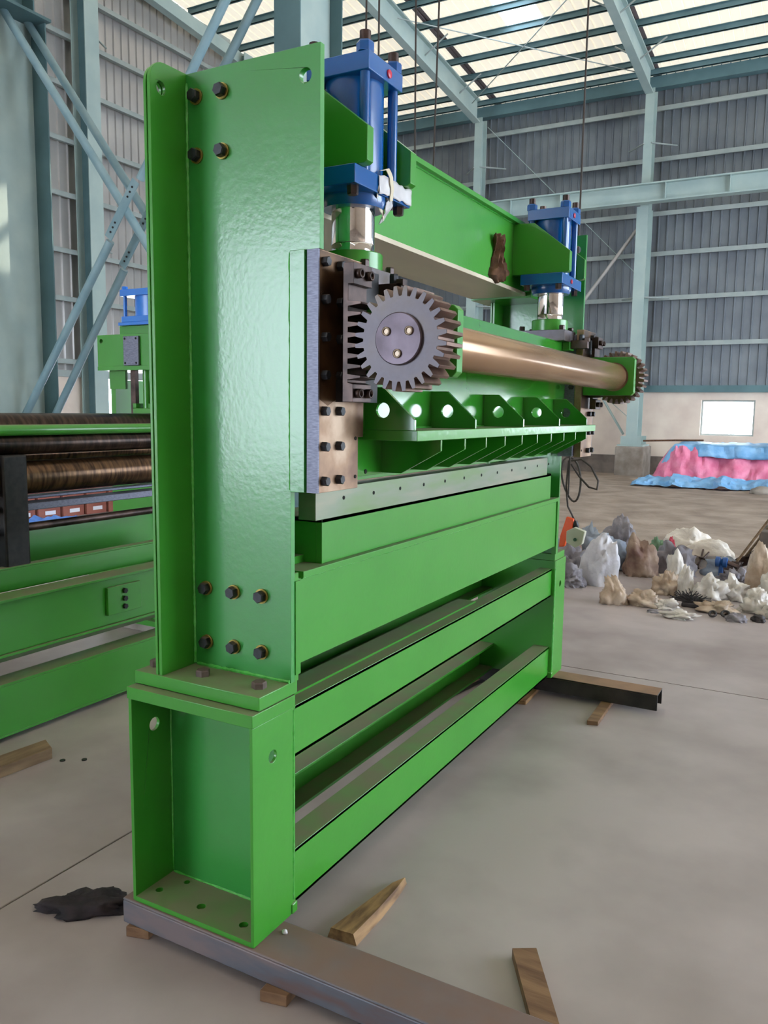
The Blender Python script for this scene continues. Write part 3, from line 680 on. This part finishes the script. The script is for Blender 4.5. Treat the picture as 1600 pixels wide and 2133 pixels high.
# brown rag on the tie beam
rg = M(); n, k = 26, 12; rows = []
for i in range(n+1):
    t = i/n; zc = 2.185-0.185*t
    wdt = 0.045 if t < 0.15 else (0.022+0.02*abs(t-0.35)/0.2 if t < 0.45 else 0.03+0.055*min(1, (t-0.45)*2.2))
    if t > 0.85: wdt *= 1-(t-0.85)*4.5
    row = []
    for j in range(k+1):
        u_ = j/k-0.5
        yv = 1.835+0.04*max(0, t-0.5)+u_*2*wdt*1.25; x_ = -0.131+0.006+0.020*(1-4*u_*u_)+0.014*abs(noise.noise(Vector((u_*9, t*5, 2))))+0.010*math.sin(u_*22+t*4)
        row.append(rg.bm.verts.new((x_, yv, zc+0.012*noise.noise(Vector((u_*6, t*9, 0)))+(0.03*u_ if t > 0.6 else 0))))
    rows.append(row)
for a, b in zip(rows, rows[1:]):
    for j in range(k):
        f = rg.bm.faces.new((a[j], a[j+1], b[j+1], b[j])); f.smooth = True
o = tag(build('rag', rg, RAG), 'crumpled brown rag stuck on the upper green tie beam', 'rag'); s = o.modifiers.new('solid', 'SOLIDIFY'); s.thickness = 0.003

# ------------------------------------------------------------------ channels and wood under the press
m = M().box(-0.447, 1.6, -0.008, 0.132, 0.0947, 0.1017).box(-0.447, 1.6, -0.008, 0.0, 0.030, 0.0947).box(-0.447, 1.6, 0.124, 0.132, 0.030, 0.0947)
tag(build('steel_channel', m, RUST, bevel=0.004), 'long rusty grey steel channel under the near pedestal of the press', 'steel channel')
m = M().box(-0.43, 0.523, 2.452, 2.575, 0.094, 0.1017).box(-0.43, 0.523, 2.452, 2.459, 0.022, 0.094).box(-0.43, 0.523, 2.568, 2.575, 0.022, 0.094)
tag(build('steel_channel', m, BLACKST, bevel=0.002), 'black steel channel with dusty top under the far pedestal of the press', 'steel channel')
def plank(name, pts, z0, z1, material, label, group=None, bevel=0.002, cat='wood'):
    return tag(build(name, M().prism(pts, 'z', z0, z1), material, bevel=bevel), label, cat, group)
plank('wood_block', [(-0.425, -0.02), (-0.36, 0.0), (-0.38, 0.09), (-0.44, 0.075)], 0, 0.0298, WOOD, 'short wooden block under the left end of the rusty channel')
plank('wood_block', [(0.045, -0.035), (0.115, -0.02), (0.105, 0.10), (0.04, 0.10)], 0, 0.0298, WOOD, 'short wooden block under the rusty channel below the pedestal corner')
plank('wood_strip', [(0.262, 2.162), (0.311, 2.176), (0.300, 2.62), (0.252, 2.62)], 0, 0.0217, WOOD, 'wooden strip lying under the black channel, sticking out towards the front')
plank('wood_strip', [(-0.16, 2.25), (-0.07, 2.262), (-0.08, 2.60), (-0.20, 2.60)], 0, 0.0217, SPLINT, 'splintered light wood under the far pedestal')
plank('steel_bar', [(-0.50, 2.18), (-0.43, 2.19), (-0.36, 2.68), (-0.43, 2.70)], 0, 0.02, BLACKST, 'short black steel bar on the floor between the beams of the press', cat='steel bar')
t = plank('wood_block', [(0.527, 0.43), (0.583, 0.464), (0.79, 0.10), (0.735, 0.07)], 0, 0.028, WOOD, 'brown wooden batten alone on the floor at the bottom right')
# split wood
m = M(); pts = [(0.055, 0.255), (0.145, 0.262), (0.145, 0.40), (0.138, 0.52), (0.128, 0.592), (0.105, 0.54), (0.083, 0.44)]
m.prism(pts, 'z', 0.0, 0.018)
for v in m.bm.verts:
    if v.co.z > 0.01: v.co.z = 0.020+0.012*(1-(v.co.y-0.25)/0.34)+0.004*noise.noise(v.co*30); v.co.x = 0.10+(v.co.x-0.10)*0.75
tag(build('split_wood', m, SPLINT), 'tapering piece of split raw wood behind the rusty channel', 'wood')
plank('wood_plank', [(-1.705, 0.20), (-1.60, 0.16), (-1.555, 0.655), (-1.65, 0.70)], 0, 0.045, WOOD2, 'old wooden plank on the floor at the left edge of the picture')
for i, (x, y) in enumerate(((-1.50, 0.66), (-1.43, 0.71), (-1.63, 0.46))):
    tag(build('washer', M().lathe((x, y, 0.0), (0, 0, 1), [(0, 0.011), (0.004, 0.011)], 12), BLACK), ['small dark washer lying near the end of the old plank', 'small dark washer a little beyond the old plank end', 'small dark washer at the left edge of the picture'][i], 'washer')
o = crumple('rag', (-0.615, 0.02, 0.0), (0.155, 0.062, 0.038), BCLOTH, 5, 'black oily rag on the floor beside the near pedestal', 'rag', flat=0.2, rag=0.5)
o.rotation_euler = (0, 0, 0.65)
crumple('paper_scrap', (0.03, 0.09, 0.1017), (0.010, 0.007, 0.008), BAGW, 8, 'tiny white paper scrap on the rusty channel by the pedestal', 'scrap', sub=2)

# ------------------------------------------------------------------ second machine (left, behind)
XR = -2.2
MR = thing('roller_machine', 'green roller machine with brown rollers standing left of the press', 'machine', (-2.6, 1.4, 0.0))
Bm = lambda name, m, material, parent=None, bevel=0.0: build(name, m, material, parent or MR, MR, bevel=bevel)
hs = Bm('housing', M().box(-2.94, -2.90, 2.30, 2.60, 0.14, 1.62).box(-2.46, -2.42, 2.30, 2.60, 0.14, 1.62).box(-2.94, -2.42, 2.56, 2.60, 0.70, 1.0), GREEN)
Bm('inner_post', M().box(-2.765, -2.725, 2.30, 2.33, 0.7, 1.69), DARK_STEEL, hs)
Bm('screw_rod', M().cyl((-2.63, 2.31, 1.44), (-2.63, 2.31, 1.69), 0.028, 16), GREEN, hs)
Bm('screw_clamp', M().box(-2.71, -2.55, 2.26, 2.33, 1.385, 1.44).box(-2.71, -2.68, 2.26, 2.33, 1.44, 1.47).box(-2.58, -2.55, 2.26, 2.33, 1.44, 1.47), GREEN, hs, 0.003)
Bm('gusset', M().box(-2.94, -2.80, 2.29, 2.31, 1.56, 1.69), GREEN, hs)
ch = Bm('crosshead', M().prism([(-3.01, 1.70), (-2.20, 1.70), (-2.20, 1.90), (-3.01, 1.90)], 'y', 2.26, 2.29, [circ(-2.975, 1.862, 0.014, 16)]).box(-2.85, -2.25, 2.30, 2.60, 1.70, 1.955), GREEN, None, 0.002)
Bm('bottom_flange', M().box(-2.98, -2.20, 2.23, 2.60, 1.675, 1.70), GREEN, ch, 0.001)
npl = Bm('bare_plate', M().box(-2.765, -2.635, 2.245, 2.259, 1.705, 1.885), GREY_STEEL, ch, 0.002)
for x in (-2.75, -2.655):
    for z in (1.72, 1.87): Bm('plate_hole', M().cyl((x, 2.243, z), (x, 2.2445, z), 0.007, 10), HOLE, npl)
c2 = Bm('hydraulic_cylinder', M().lathe((-2.64, 2.42, 1.955), (0, 0, 1), [(0, 0.135), (0.2, 0.135)], 40), BLUE_FAR)
Bm('bottom_flange', M().box(-2.80, -2.48, 2.27, 2.57, 1.975, 2.01).box(-2.83, -2.45, 2.27, 2.57, 1.955, 1.975), BLUE_FAR, c2, 0.002)
Bm('top_flange', M().box(-2.81, -2.47, 2.27, 2.58, 2.135, 2.175), BLUE_FAR, c2, 0.002)
for x in (-2.785, -2.495):
    for y in (2.29, 2.555):
        r_ = Bm('tie_rod', M().cyl((x, y, 2.0), (x, y, 2.19), 0.011, 12), BLUE_FAR, c2)
        Bm('nut', M().cyl((x, y, 2.175), (x, y, 2.195), 0.018, 6), BLUE_FAR, r_)
Bm('base_plate', M().box(-3.03, -2.30, 2.24, 2.65, 0.05, 0.085), GREEN, None, 0.002)
Bm('base_block', M().box(-2.98, -2.35, 2.28, 2.62, 0.085, 0.30), GREEN, None, 0.002)
tag(build('cement_pad', M().box(-3.02, -2.30, 2.26, 2.63, 0.0, 0.0495), CEMENT, bevel=0.004), 'rough cement pad under the roller machine housing', 'pad')
Bm('side_box', M().box(-2.92, -2.36, 2.27, 2.30, 0.70, 0.96), GREEN)
Y0, Y1 = -1.2, 2.27
def roller(z, r, material, x=XR, name='roller', y1=Y1): 
    return Bm(name, M().lathe((x, Y0, z), (0, 1, 0), [(0, r*0.9), (0.02, r), (y1-Y0, r)], 40), material)
ROLL = mat('oily_roller', '#1c1512', '#46362d', scale=10, rough=0.3, metal=0.7, stretch=(1, 4, 1), detail=6, c3='#2e221c')
ROLLB = mat('bronze_roller', '#33241b', '#6a5039', scale=10, rough=0.28, metal=0.75, stretch=(1, 5, 1), detail=6)
roller(1.325, 0.085, ROLL, XR-0.16)
roller(1.265, 0.05, ROLL, XR+0.02)
Bm('guide_pipe', M().lathe((XR+0.05, Y0, 1.332), (0, 1, 0), [(0, 0.026), (Y1-Y0, 0.026)], 24), GREEN)
roller(1.19, 0.045, ROLLB, XR-0.35)
roller(1.105, 0.080, ROLLB, XR)
Bm('flat_bar', M().box(XR-0.10, XR-0.03, Y0, Y1, 0.995, 1.010).box(XR-0.05, XR+0.05, Y0, Y1, 0.950, 0.985), GREY_STEEL, None, 0.003)
Bm('thin_shaft', M().lathe((XR, Y0, 0.865), (0, 1, 0), [(0, 0.02), (Y1-Y0, 0.02)], 20), DARK_STEEL)
Bm('trough', M().box(XR-0.30, XR-0.28, Y0, Y1, 0.55, 0.80).box(XR+0.10, XR+0.115, Y0, Y1, 0.60, 0.70).box(XR-0.28, XR+0.10, Y0, Y1, 0.60, 0.612).box(XR+0.06, XR+0.115, Y0, Y1, 0.70, 0.708).box(XR-0.30, XR-0.25, Y0, Y1, 0.80, 0.808), GREEN, None, 0.002)
ub = Bm('upper_beam', M().box(-1.93, -1.915, Y0, 2.0, 0.37, 0.60).box(-2.03, -1.90, Y0, 2.0, 0.60, 0.612).box(-2.03, -1.90, Y0, 2.0, 0.358, 0.37), GREEN, None, 0.002)
bpl = Bm('splice_plate', M().box(-1.913, -1.895, 1.28, 1.50, 0.42, 0.56), GREEN, ub, 0.002)
for z in (0.45, 0.49, 0.53): Bm('bolt', M().cyl((-1.896, 1.385, z), (-1.882, 1.385, z), 0.014, 6), BLACK, bpl)
Bm('lower_beam', M().box(-1.88, -1.865, Y0, 1.9, 0.03, 0.245).box(-1.98, -1.865, Y0, 1.9, 0.245, 0.256).box(-1.98, -1.865, Y0, 1.9, 0.02, 0.03), GREEN, None, 0.002)
Bm('cross_member', M().box(-2.9, -2.03, 2.0, 2.1, 0.40, 0.60), GREEN)
Bm('leg', M().box(-2.03, -1.93, -0.9, -0.8, 0.0, 0.357), GREEN)
Bm('beam_foot', M().prism([(-1.915, 0.37), (-2.02, 0.30), (-2.03, 0.30), (-2.03, 0.37)], 'y', Y0, 1.98), GREEN)
Bm('bearing_block', M().box(XR-0.02, XR+0.10, 0.88, 1.01, 0.60, 1.22), BLACK, None, 0.01)

# boxes with white labels and blue sheet behind the roller machine
for i in range(5):
    x = -7.85+0.03*i; y = 5.2+0.36*i
    t = thing('carton', ['red-brown box with white label in the row seen under the rollers, %s' % w for w in
        ('leftmost of the row', 'second from the left', 'middle one', 'second from the right', 'rightmost of the row')][i], 'box', (x, y, 0), 'red-brown boxes on the floor beyond the rollers')
    build('body', M().box(x-0.17, x+0.17, y-0.17, y+0.17, 0, 0.42), BOXR, t, t, bevel=0.006)
    build('lid', M().box(x-0.175, x+0.175, y-0.175, y+0.175, 0.36, 0.425), BOXR, t, t, bevel=0.006)
    build('paper_label', M().box(x+0.171, x+0.174, y-0.07, y+0.09, 0.05, 0.10), WHITEL, t, t)
m = M(); rows = []
for i in range(41):
    rows.append([m.bm.verts.new((-7.62+0.6*j/10, 4.4+1.35*i/40, 0.008+0.11*abs(noise.noise(Vector((i*0.22, j*0.35, 4))))*(1 if 0 < j < 10 else 0.1))) for j in range(11)])
for a, b in zip(rows, rows[1:]):
    for j in range(10): m.bm.faces.new((a[j], a[j+1], b[j+1], b[j]))
o = tag(build('tarpaulin', m, cloth('blue_sheet', '#4a7fd8', '#6a9ff0')), 'crumpled blue plastic sheet on the floor in front of the red-brown boxes', 'tarp'); s = o.modifiers.new('solid', 'SOLIDIFY'); s.thickness = 0.004

# ------------------------------------------------------------------ wires, pendant
TOPZ = 9.6
for i, (p, d, lab) in enumerate((((-0.173, 1.15, 2.294), (-0.006, 0.0, 0.5), 'thin sling wire rising from the tie beam, third from the left'), ((-0.125, 1.20, 2.294), (0.010, 0.0, 0.55), 'thin sling wire rising from the tie beam, rightmost of the four'),
        ((-0.300, 1.02, 2.294), (0.001, 0.0, 1.0), 'thin sling wire just right of the near cylinder, leftmost of the four'), ((-0.262, 1.04, 2.294), (0.001, 0.0, 1.0), 'thin sling wire just right of the near cylinder, second from the left'))):
    p = Vector(p); d = Vector(d)
    tag(build('sling_wire', M().tube([p, p+d*((TOPZ-2.3)/d.z)], 0.0034, 6), ROPE), lab, 'wire', 'sling wires on the tie beam')
pe = thing('hoist_pendant', 'hanging hoist cable with coiled loop, orange hook block and grey control box', 'hoist', (-0.17, 3.2, 0.62))
build('cable', M().tube([(-0.17, 3.2, 0.97), (-0.17, 3.2, TOPZ)], 0.0055, 8), ROPE, pe, pe)
lp = []
for i in range(25):
    a = 2*PI*i/24; lp.append((-0.155+0.055*math.sin(a)-0.02*math.cos(a), 3.2+0.02*math.sin(2*a), 1.06+0.13*math.cos(a)))
build('cable_loop', M().tube(lp, 0.006, 8), ROPE, pe, pe)
lp = [(-0.16, 3.2, 1.17), (-0.10, 3.2, 1.18), (-0.04, 3.19, 1.14), (0.005, 3.19, 1.06), (0.0, 3.19, 1.01), (-0.05, 3.2, 1.02), (-0.11, 3.2, 1.08), (-0.16, 3.2, 1.15)]
build('cable_loop', M().tube(lp, 0.006, 8), ROPE, pe, pe)
build('cable_tail', M().tube([(-0.175, 3.2, 1.17), (-0.185, 3.2, 1.02), (-0.17, 3.2, 0.90), (-0.12, 3.2, 0.81), (-0.10, 3.2, 0.77)], 0.0055, 8), ROPE, pe, pe)
build('plug', M().lathe((-0.125, 3.2, 0.815), (0.3, 0, -1), [(0, 0.015), (0.03, 0.02), (0.045, 0.012)], 14), BLACK, pe, pe)
hk = M()
hk.prism([(-0.17, 0.84), (-0.125, 0.83), (-0.13, 0.78), (-0.165, 0.70), (-0.175, 0.66), (-0.21, 0.655), (-0.205, 0.72)], 'y', 3.18, 3.21)
build('hook_block', hk, ORANGE, pe, pe, bevel=0.006)
pb = M(); pb.prism([(-0.155, 0.695), (-0.155, 0.76), (-0.11, 0.785), (-0.045, 0.765), (-0.06, 0.69), (-0.10, 0.665)], 'y', 3.14, 3.18)
build('control_box', pb, mat('box_grey', '#a9aa98', '#b7b8a4', rough=0.5), pe, pe, bevel=0.004)
build('push_button', M().cyl((-0.10, 3.138, 0.715), (-0.10, 3.13, 0.715), 0.010, 12), mat('dark_green_button', '#2f5540', rough=0.5), pe, pe)

# ------------------------------------------------------------------ tarp heap by the back wall
def heap(name, x0, x1, prof, material, label, seed, amp=0.05, nx=70):
    """sheet draped along a profile of (y, z) points, wrinkled"""
    m = M(); ny = 26; rows = []
    seglen = [0]
    for a, b in zip(prof, prof[1:]): seglen.append(seglen[-1]+math.hypot(b[0]-a[0], b[1]-a[1]))
    for i in range(nx+1):
        x = x0+(x1-x0)*i/nx; row = []
        for j in range(ny+1):
            s_ = seglen[-1]*j/ny; k = 0
            while k < len(prof)-2 and s_ > seglen[k+1]: k += 1
            t = (s_-seglen[k])/(seglen[k+1]-seglen[k]); y = prof[k][0]+(prof[k+1][0]-prof[k][0])*t; z = prof[k][1]+(prof[k+1][1]-prof[k][1])*t
            w = noise.noise(Vector((x*2.3+seed, s_*0.8, seed)))+0.8*abs(noise.noise(Vector((x*3.5+seed, s_*1.2+x*2, 1))))-0.7*abs(noise.noise(Vector((x*7+s_*3+seed, s_*2.5-x*3, 2))))
            edge = min(1.0, (x-x0)/0.35+0.15)
            row.append(m.bm.verts.new((x+0.08*noise.noise(Vector((s_*2, x, seed))), y-amp*w*1.3, max(0.006+0.02*abs(w), (z+amp*0.6*w)*edge**0.5))))
        rows.append(row)
    for a, b in zip(rows, rows[1:]):
        for j in range(ny):
            f = m.bm.faces.new((a[j], a[j+1], b[j+1], b[j])); f.smooth = True
    o = tag(build(name, m, material), label, 'tarp'); s = o.modifiers.new('solid', 'SOLIDIFY'); s.thickness = 0.006
    return o
heap('tarpaulin', -2.15, 1.4, [(16.15, 0.02), (16.3, 0.35), (16.5, 0.74), (17.6, 0.78)], PINKT, 'pink tarpaulin draped over the heap by the back wall', 1.0, 0.11)
heap('tarpaulin', -2.05, 1.4, [(16.33, 0.58), (16.42, 0.83), (17.7, 0.86)], BLUET, 'light blue tarpaulin over the top of the pink heap', 4.0, 0.07)
heap('tarpaulin', -2.45, 1.4, [(15.55, 0.01), (15.75, 0.10), (16.02, 0.20), (16.12, 0.10)], BLUET, 'light blue tarpaulin trailing on the ground before the pink heap', 9.0, 0.15)
tag(build('pipe', M().tube([(-2.6, 17.4, 0.85), (-1.9, 17.3, 0.885), (-1.3, 17.2, 0.90)], 0.02, 8), RAG), 'thin dark pipe lying along the top of the tarpaulin heap', 'pipe')
for i, (x, y, r) in enumerate(((-3.4, 12.5, 0.06), (0.05, 15.4, 0.16))):
    crumple('stone', (x, y, -0.03), (r*1.5, r, r*0.7), CEMENT_D if i == 0 else CEMENT, 20+i, ['small dark stone alone on the bare ground', 'brown stone lying before the blue tarpaulin edge'][i], 'stone', sub=3, rag=0.2)

# ------------------------------------------------------------------ rubbish heap beyond the press
BG = 'rubbish bags and cloths beyond the press'
Z0 = 0.0
def C_(name, x, y, sx, sy, sz, material, seed, label, cat='bag', **k): return crumple(name, (x, y, Z0), (sx, sy, sz), material, seed, label, cat, BG, **k)
C_('sack', -0.50, 5.36, 0.17, 0.12, 0.36, BAGW, 1, 'big white woven sack standing beside the far pedestal', 'sack', tip=(0.25, 0.1), rag=0.35, flat=0.25)
C_('sack', -0.28, 5.95, 0.15, 0.12, 0.27, BAGB, 2, 'brown stained sack standing right of the big white sack', 'sack', tip=(-0.1, 0.1), rag=0.4)
C_('bag', -0.80, 5.55, 0.22, 0.16, 0.24, BAGG, 3, 'dark grey crumpled bag behind the far pedestal edge', rag=0.6)
C_('bag', -0.70, 5.15, 0.16, 0.12, 0.14, BAGG, 4, 'low grey crumpled bag left of the white sack', rag=0.7)
C_('cloth', -0.76, 6.05, 0.30, 0.20, 0.34, BAGBL, 6, 'blue-grey cloth heaped behind the white sack', 'cloth', rag=0.6)
C_('cloth', -0.62, 6.65, 0.16, 0.14, 0.34, BAGG, 7, 'pointed grey cloth peak behind the blue-grey heap', 'cloth', tip=(0.1, 0), rag=0.5)
C_('bag', -0.90, 5.05, 0.10, 0.10, 0.13, BAGD, 8, 'small black bag in the gap beside the pedestal', rag=0.6)
C_('bag', -0.85, 5.75, 0.09, 0.08, 0.28, BAGB, 34, 'small brown bag on the grey heap under the orange hook', rag=0.6)
C_('sack', -0.02, 6.20, 0.20, 0.15, 0.24, BAGG, 9, 'grey open sack right of the brown sack', 'sack', tip=(0.0, -0.2), rag=0.55)
C_('cloth', -0.28, 6.75, 0.09, 0.08, 0.19, cloth('green_cloth', '#5e7f62', '#7a9a7a'), 10, 'small green cloth behind the brown sack', 'cloth')
C_('cloth', -0.14, 6.65, 0.07, 0.06, 0.20, cloth('red_cloth', '#b8324a', '#c8485c'), 11, 'small red scrap of cloth behind the grey sack', 'cloth')
C_('foam_roll', -0.05, 7.15, 0.26, 0.16, 0.22, FOAM, 12, 'pale foam heap lying behind the grey open sack', 'foam', rag=0.35)
C_('foam_roll', 0.17, 7.0, 0.24, 0.11, 0.17, FOAM, 13, 'pale foam roll pointing right behind the sacks', 'foam', rag=0.25)
# front right polythene bags
C_('bag', -0.22, 4.72, 0.11, 0.09, 0.16, BAGT, 14, 'tan polythene bag, leftmost in the front of the heap', tip=(-0.3, 0.1), rag=0.5)
C_('bag', 0.00, 4.76, 0.14, 0.08, 0.10, BAGT, 15, 'tan crumpled bag second from the left in the front', rag=0.6)
C_('bag', 0.07, 5.30, 0.13, 0.10, 0.15, BAGT, 16, 'tan folded bag under the white upright bag', rag=0.7)
C_('bag', 0.11, 5.42, 0.10, 0.08, 0.26, BAGC, 17, 'white upright bag with open top in the middle of the heap', tip=(-0.2, 0), rag=0.45)
C_('bag', 0.22, 5.25, 0.07, 0.06, 0.20, BAGC, 18, 'narrow cream bag leaning right of the white upright bag', tip=(0.2, 0), rag=0.5)
C_('bag', 0.15, 4.75, 0.12, 0.07, 0.06, BAGC, 19, 'flat cream bag in front of the black brush', rag=0.7)
C_('bag', 0.40, 5.25, 0.14, 0.10, 0.15, BAGC, 21, 'cream bag right behind the black brush', rag=0.6)
C_('bag', 0.56, 5.35, 0.14, 0.10, 0.14, BAGC, 22, 'cream crumpled bag in the centre right of the heap', rag=0.7)
C_('bag', 0.55, 5.85, 0.18, 0.10, 0.11, BAGG, 23, 'grey-green flat bag behind the cream bags', rag=0.8)
C_('bag', 0.73, 5.65, 0.11, 0.09, 0.34, BAGT, 24, 'tall tan bag standing near the cement pillar', tip=(-0.2, 0.1), rag=0.35)
C_('bag', 0.86, 5.35, 0.12, 0.10, 0.20, BAGC, 25, 'cream bag at the right edge of the picture', tip=(-0.1, 0), rag=0.5)
C_('bag', 0.75, 5.0, 0.13, 0.09, 0.13, BAGC, 26, 'round cream bag in the front right', rag=0.6)
C_('bag', 0.95, 4.9, 0.16, 0.10, 0.09, BAGC, 27, 'low cream bag at the front right edge', rag=0.6)
C_('bag', 0.50, 4.85, 0.16, 0.09, 0.07, BAGT, 28, 'flat tan sheet in the front middle', rag=0.8)
C_('bag', 0.29, 4.50, 0.14, 0.07, 0.045, BAGC, 29, 'thin clear plastic lying foremost on the floor', rag=0.8)
C_('cloth', 0.10, 4.58, 0.05, 0.03, 0.02, BAGG, 30, 'small grey scrap on the floor in front', 'cloth')
C_('bag', 0.66, 4.62, 0.08, 0.045, 0.045, BAGG, 31, 'small grey pouch lying in the front right', rag=0.4)
C_('bag', 0.80, 4.70, 0.05, 0.04, 0.04, BAGD, 32, 'small black lump in the front right', rag=0.4)
C_('cloth', 0.40, 6.35, 0.19, 0.12, 0.13, BAGBL, 33, 'blue-grey cloth behind the blue valve', 'cloth', rag=0.7)
bb = thing('brush', 'black bristly brush lying among the pale bags', 'brush', (0.30, 4.95, 0.0))
m = M(); random.seed(3)
for i in range(90):
    a = random.random()*PI*1.2-0.3; l = 0.06+0.08*random.random(); b_ = (0.31+random.uniform(-0.05, 0.05), 4.92+random.uniform(-0.03, 0.03), 0.03+random.random()*0.03)
    m.tube([b_, (b_[0]+l*math.cos(a), b_[1]+0.03*random.uniform(-1, 1), b_[2]+0.5*l*math.sin(a)+0.01)], 0.004, 4)
o = build('bristles', m, BAGD, bb, bb); o['kind'] = 'stuff'
build('brush_back', M().box(0.25, 0.37, 4.88, 4.95, 0.0, 0.035), BAGD, bb, bb, bevel=0.008)
bv = thing('valve', 'small blue metal valve with two bulges among the rubbish', 'valve', (0.42, 5.95, 0.0))
build('body', M().lathe((0.40, 5.95, 0.19), (1, 0, 0), [(-0.05, 0.03), (-0.045, 0.045), (-0.015, 0.045), (0, 0.025), (0.015, 0.045), (0.045, 0.045), (0.05, 0.03)], 20), BLUEM, bv, bv)
build('stem', M().cyl((0.40, 5.95, 0.0), (0.40, 5.95, 0.19), 0.02, 12), BLUEM, bv, bv)
build('pipe_end', M().cyl((0.45, 5.95, 0.19), (0.54, 5.93, 0.16), 0.022, 12), DARK_STEEL, bv, bv)
an = tag(build('angle_bar', M().prism([(0.0, 0.0), (0.10, 0.0), (0.10, 0.008), (0.008, 0.008), (0.008, 0.10), (0.0, 0.10)], 'x', 0, 0.42), CEMENT), 'short dusty steel angle lying behind the bags', 'steel bar')
an.location = (0.14, 6.75, 0.0); an.rotation_euler = (0, 0, 0.75)
for i in range(3):
    x, y, r = 0.50+0.08*i, 4.66+0.05*(i % 2), 0.022+0.004*i
    m = M(); ring = [(x+r*math.cos(a), y+r*0.9*math.sin(a), 0.012+0.014*(1+math.sin(a))) for a in [2*PI*q/16 for q in range(17)]]
    tag(build('rubber_ring', m.tube(ring, 0.009, 8), BAGD), ['black rubber ring left of two others in the front rubbish', 'black rubber ring in the middle of three in the front rubbish', 'larger black rubber ring right of two others in the front'][i], 'ring')
tag(build('rod_bundle', M().tube([(0.10, 6.55, 0.01), (0.20, 6.75, 0.14)], 0.01, 6).tube([(0.14, 6.55, 0.01), (0.14, 6.8, 0.15)], 0.01, 6).tube([(0.08, 6.7, 0.1), (0.24, 6.6, 0.08)], 0.01, 6), DARK_STEEL), 'few short dark rods leaning behind the bags', 'rods')
tag(build('brass_fitting', M().lathe((0.60, 5.5, 0.0), (0, 0, 1), [(0, 0.02), (0.02, 0.028), (0.03, 0.02), (0.05, 0.026), (0.06, 0.012)], 16), BRASS), 'small brass fitting beside the tall tan bag', 'fitting')
tag(build('brass_fitting', M().lathe((0.80, 5.55, 0.0), (0, 0, 1), [(0, 0.03), (0.09, 0.03), (0.12, 0.012), (0.28, 0.008)], 16), BRASS), 'brass fitting with thin stem at the right edge', 'fitting')

# pillar at right edge with shovels
pl = thing('steel_column', 'teal column on a dark cement pillar at the right edge of the picture', 'column', (0.90, 6.45, 0.0))
build('pier', M().box(0.66, 1.25, 6.25, 6.85, -0.04, 0.44), CEMENT_D, pl, pl, bevel=0.01)
build('shaft', M().box(0.74, 0.76, 6.42, 6.72, 0.44, 9.9).box(0.76, 1.1, 6.56, 6.575, 0.44, 9.9).box(1.10, 1.12, 6.42, 6.72, 0.44, 9.9), STEELD, pl, pl)
def shovel(p0, p1, label, head=True):
    t = thing('shovel', label, 'shovel', p0)
    p0 = Vector(p0); p1 = Vector(p1); d = (p1-p0).normalized()
    build('shaft', M().tube([p0+d*0.12, p1], 0.011, 8), WOOD2, t, t)
    s_ = Vector((1, 0, 0)); m = M(); rows = []
    for i in range(6):
        t_ = i/5; c = p0+d*(0.16*t_); w = 0.075*(1-0.5*t_**3) if t_ > 0.2 else 0.075*(0.5+2.5*t_)
        rows.append([m.bm.verts.new(c+s_*(w*u_)+Vector((0, -0.02*(1-u_*u_), 0))) for u_ in (-1, -0.5, 0, 0.5, 1)])
    for a, b in zip(rows, rows[1:]):
        for j in range(4): m.bm.faces.new((a[j], a[j+1], b[j+1], b[j]))
    o = build('blade', m, DARK_STEEL, t, t); o.modifiers.new('solid', 'SOLIDIFY').thickness = 0.003
shovel((0.42, 6.20, 0.03), (0.90, 6.22, 0.84), 'shovel with long shaft leaning to the cement pillar, front one')
shovel((0.46, 6.75, 0.03), (0.90, 6.23, 0.76), 'shovel leaning to the cement pillar, behind the front one')
shovel((0.54, 7.05, 0.03), (0.80, 6.88, 0.50), 'short dark shovel half hidden behind the cement pillar')
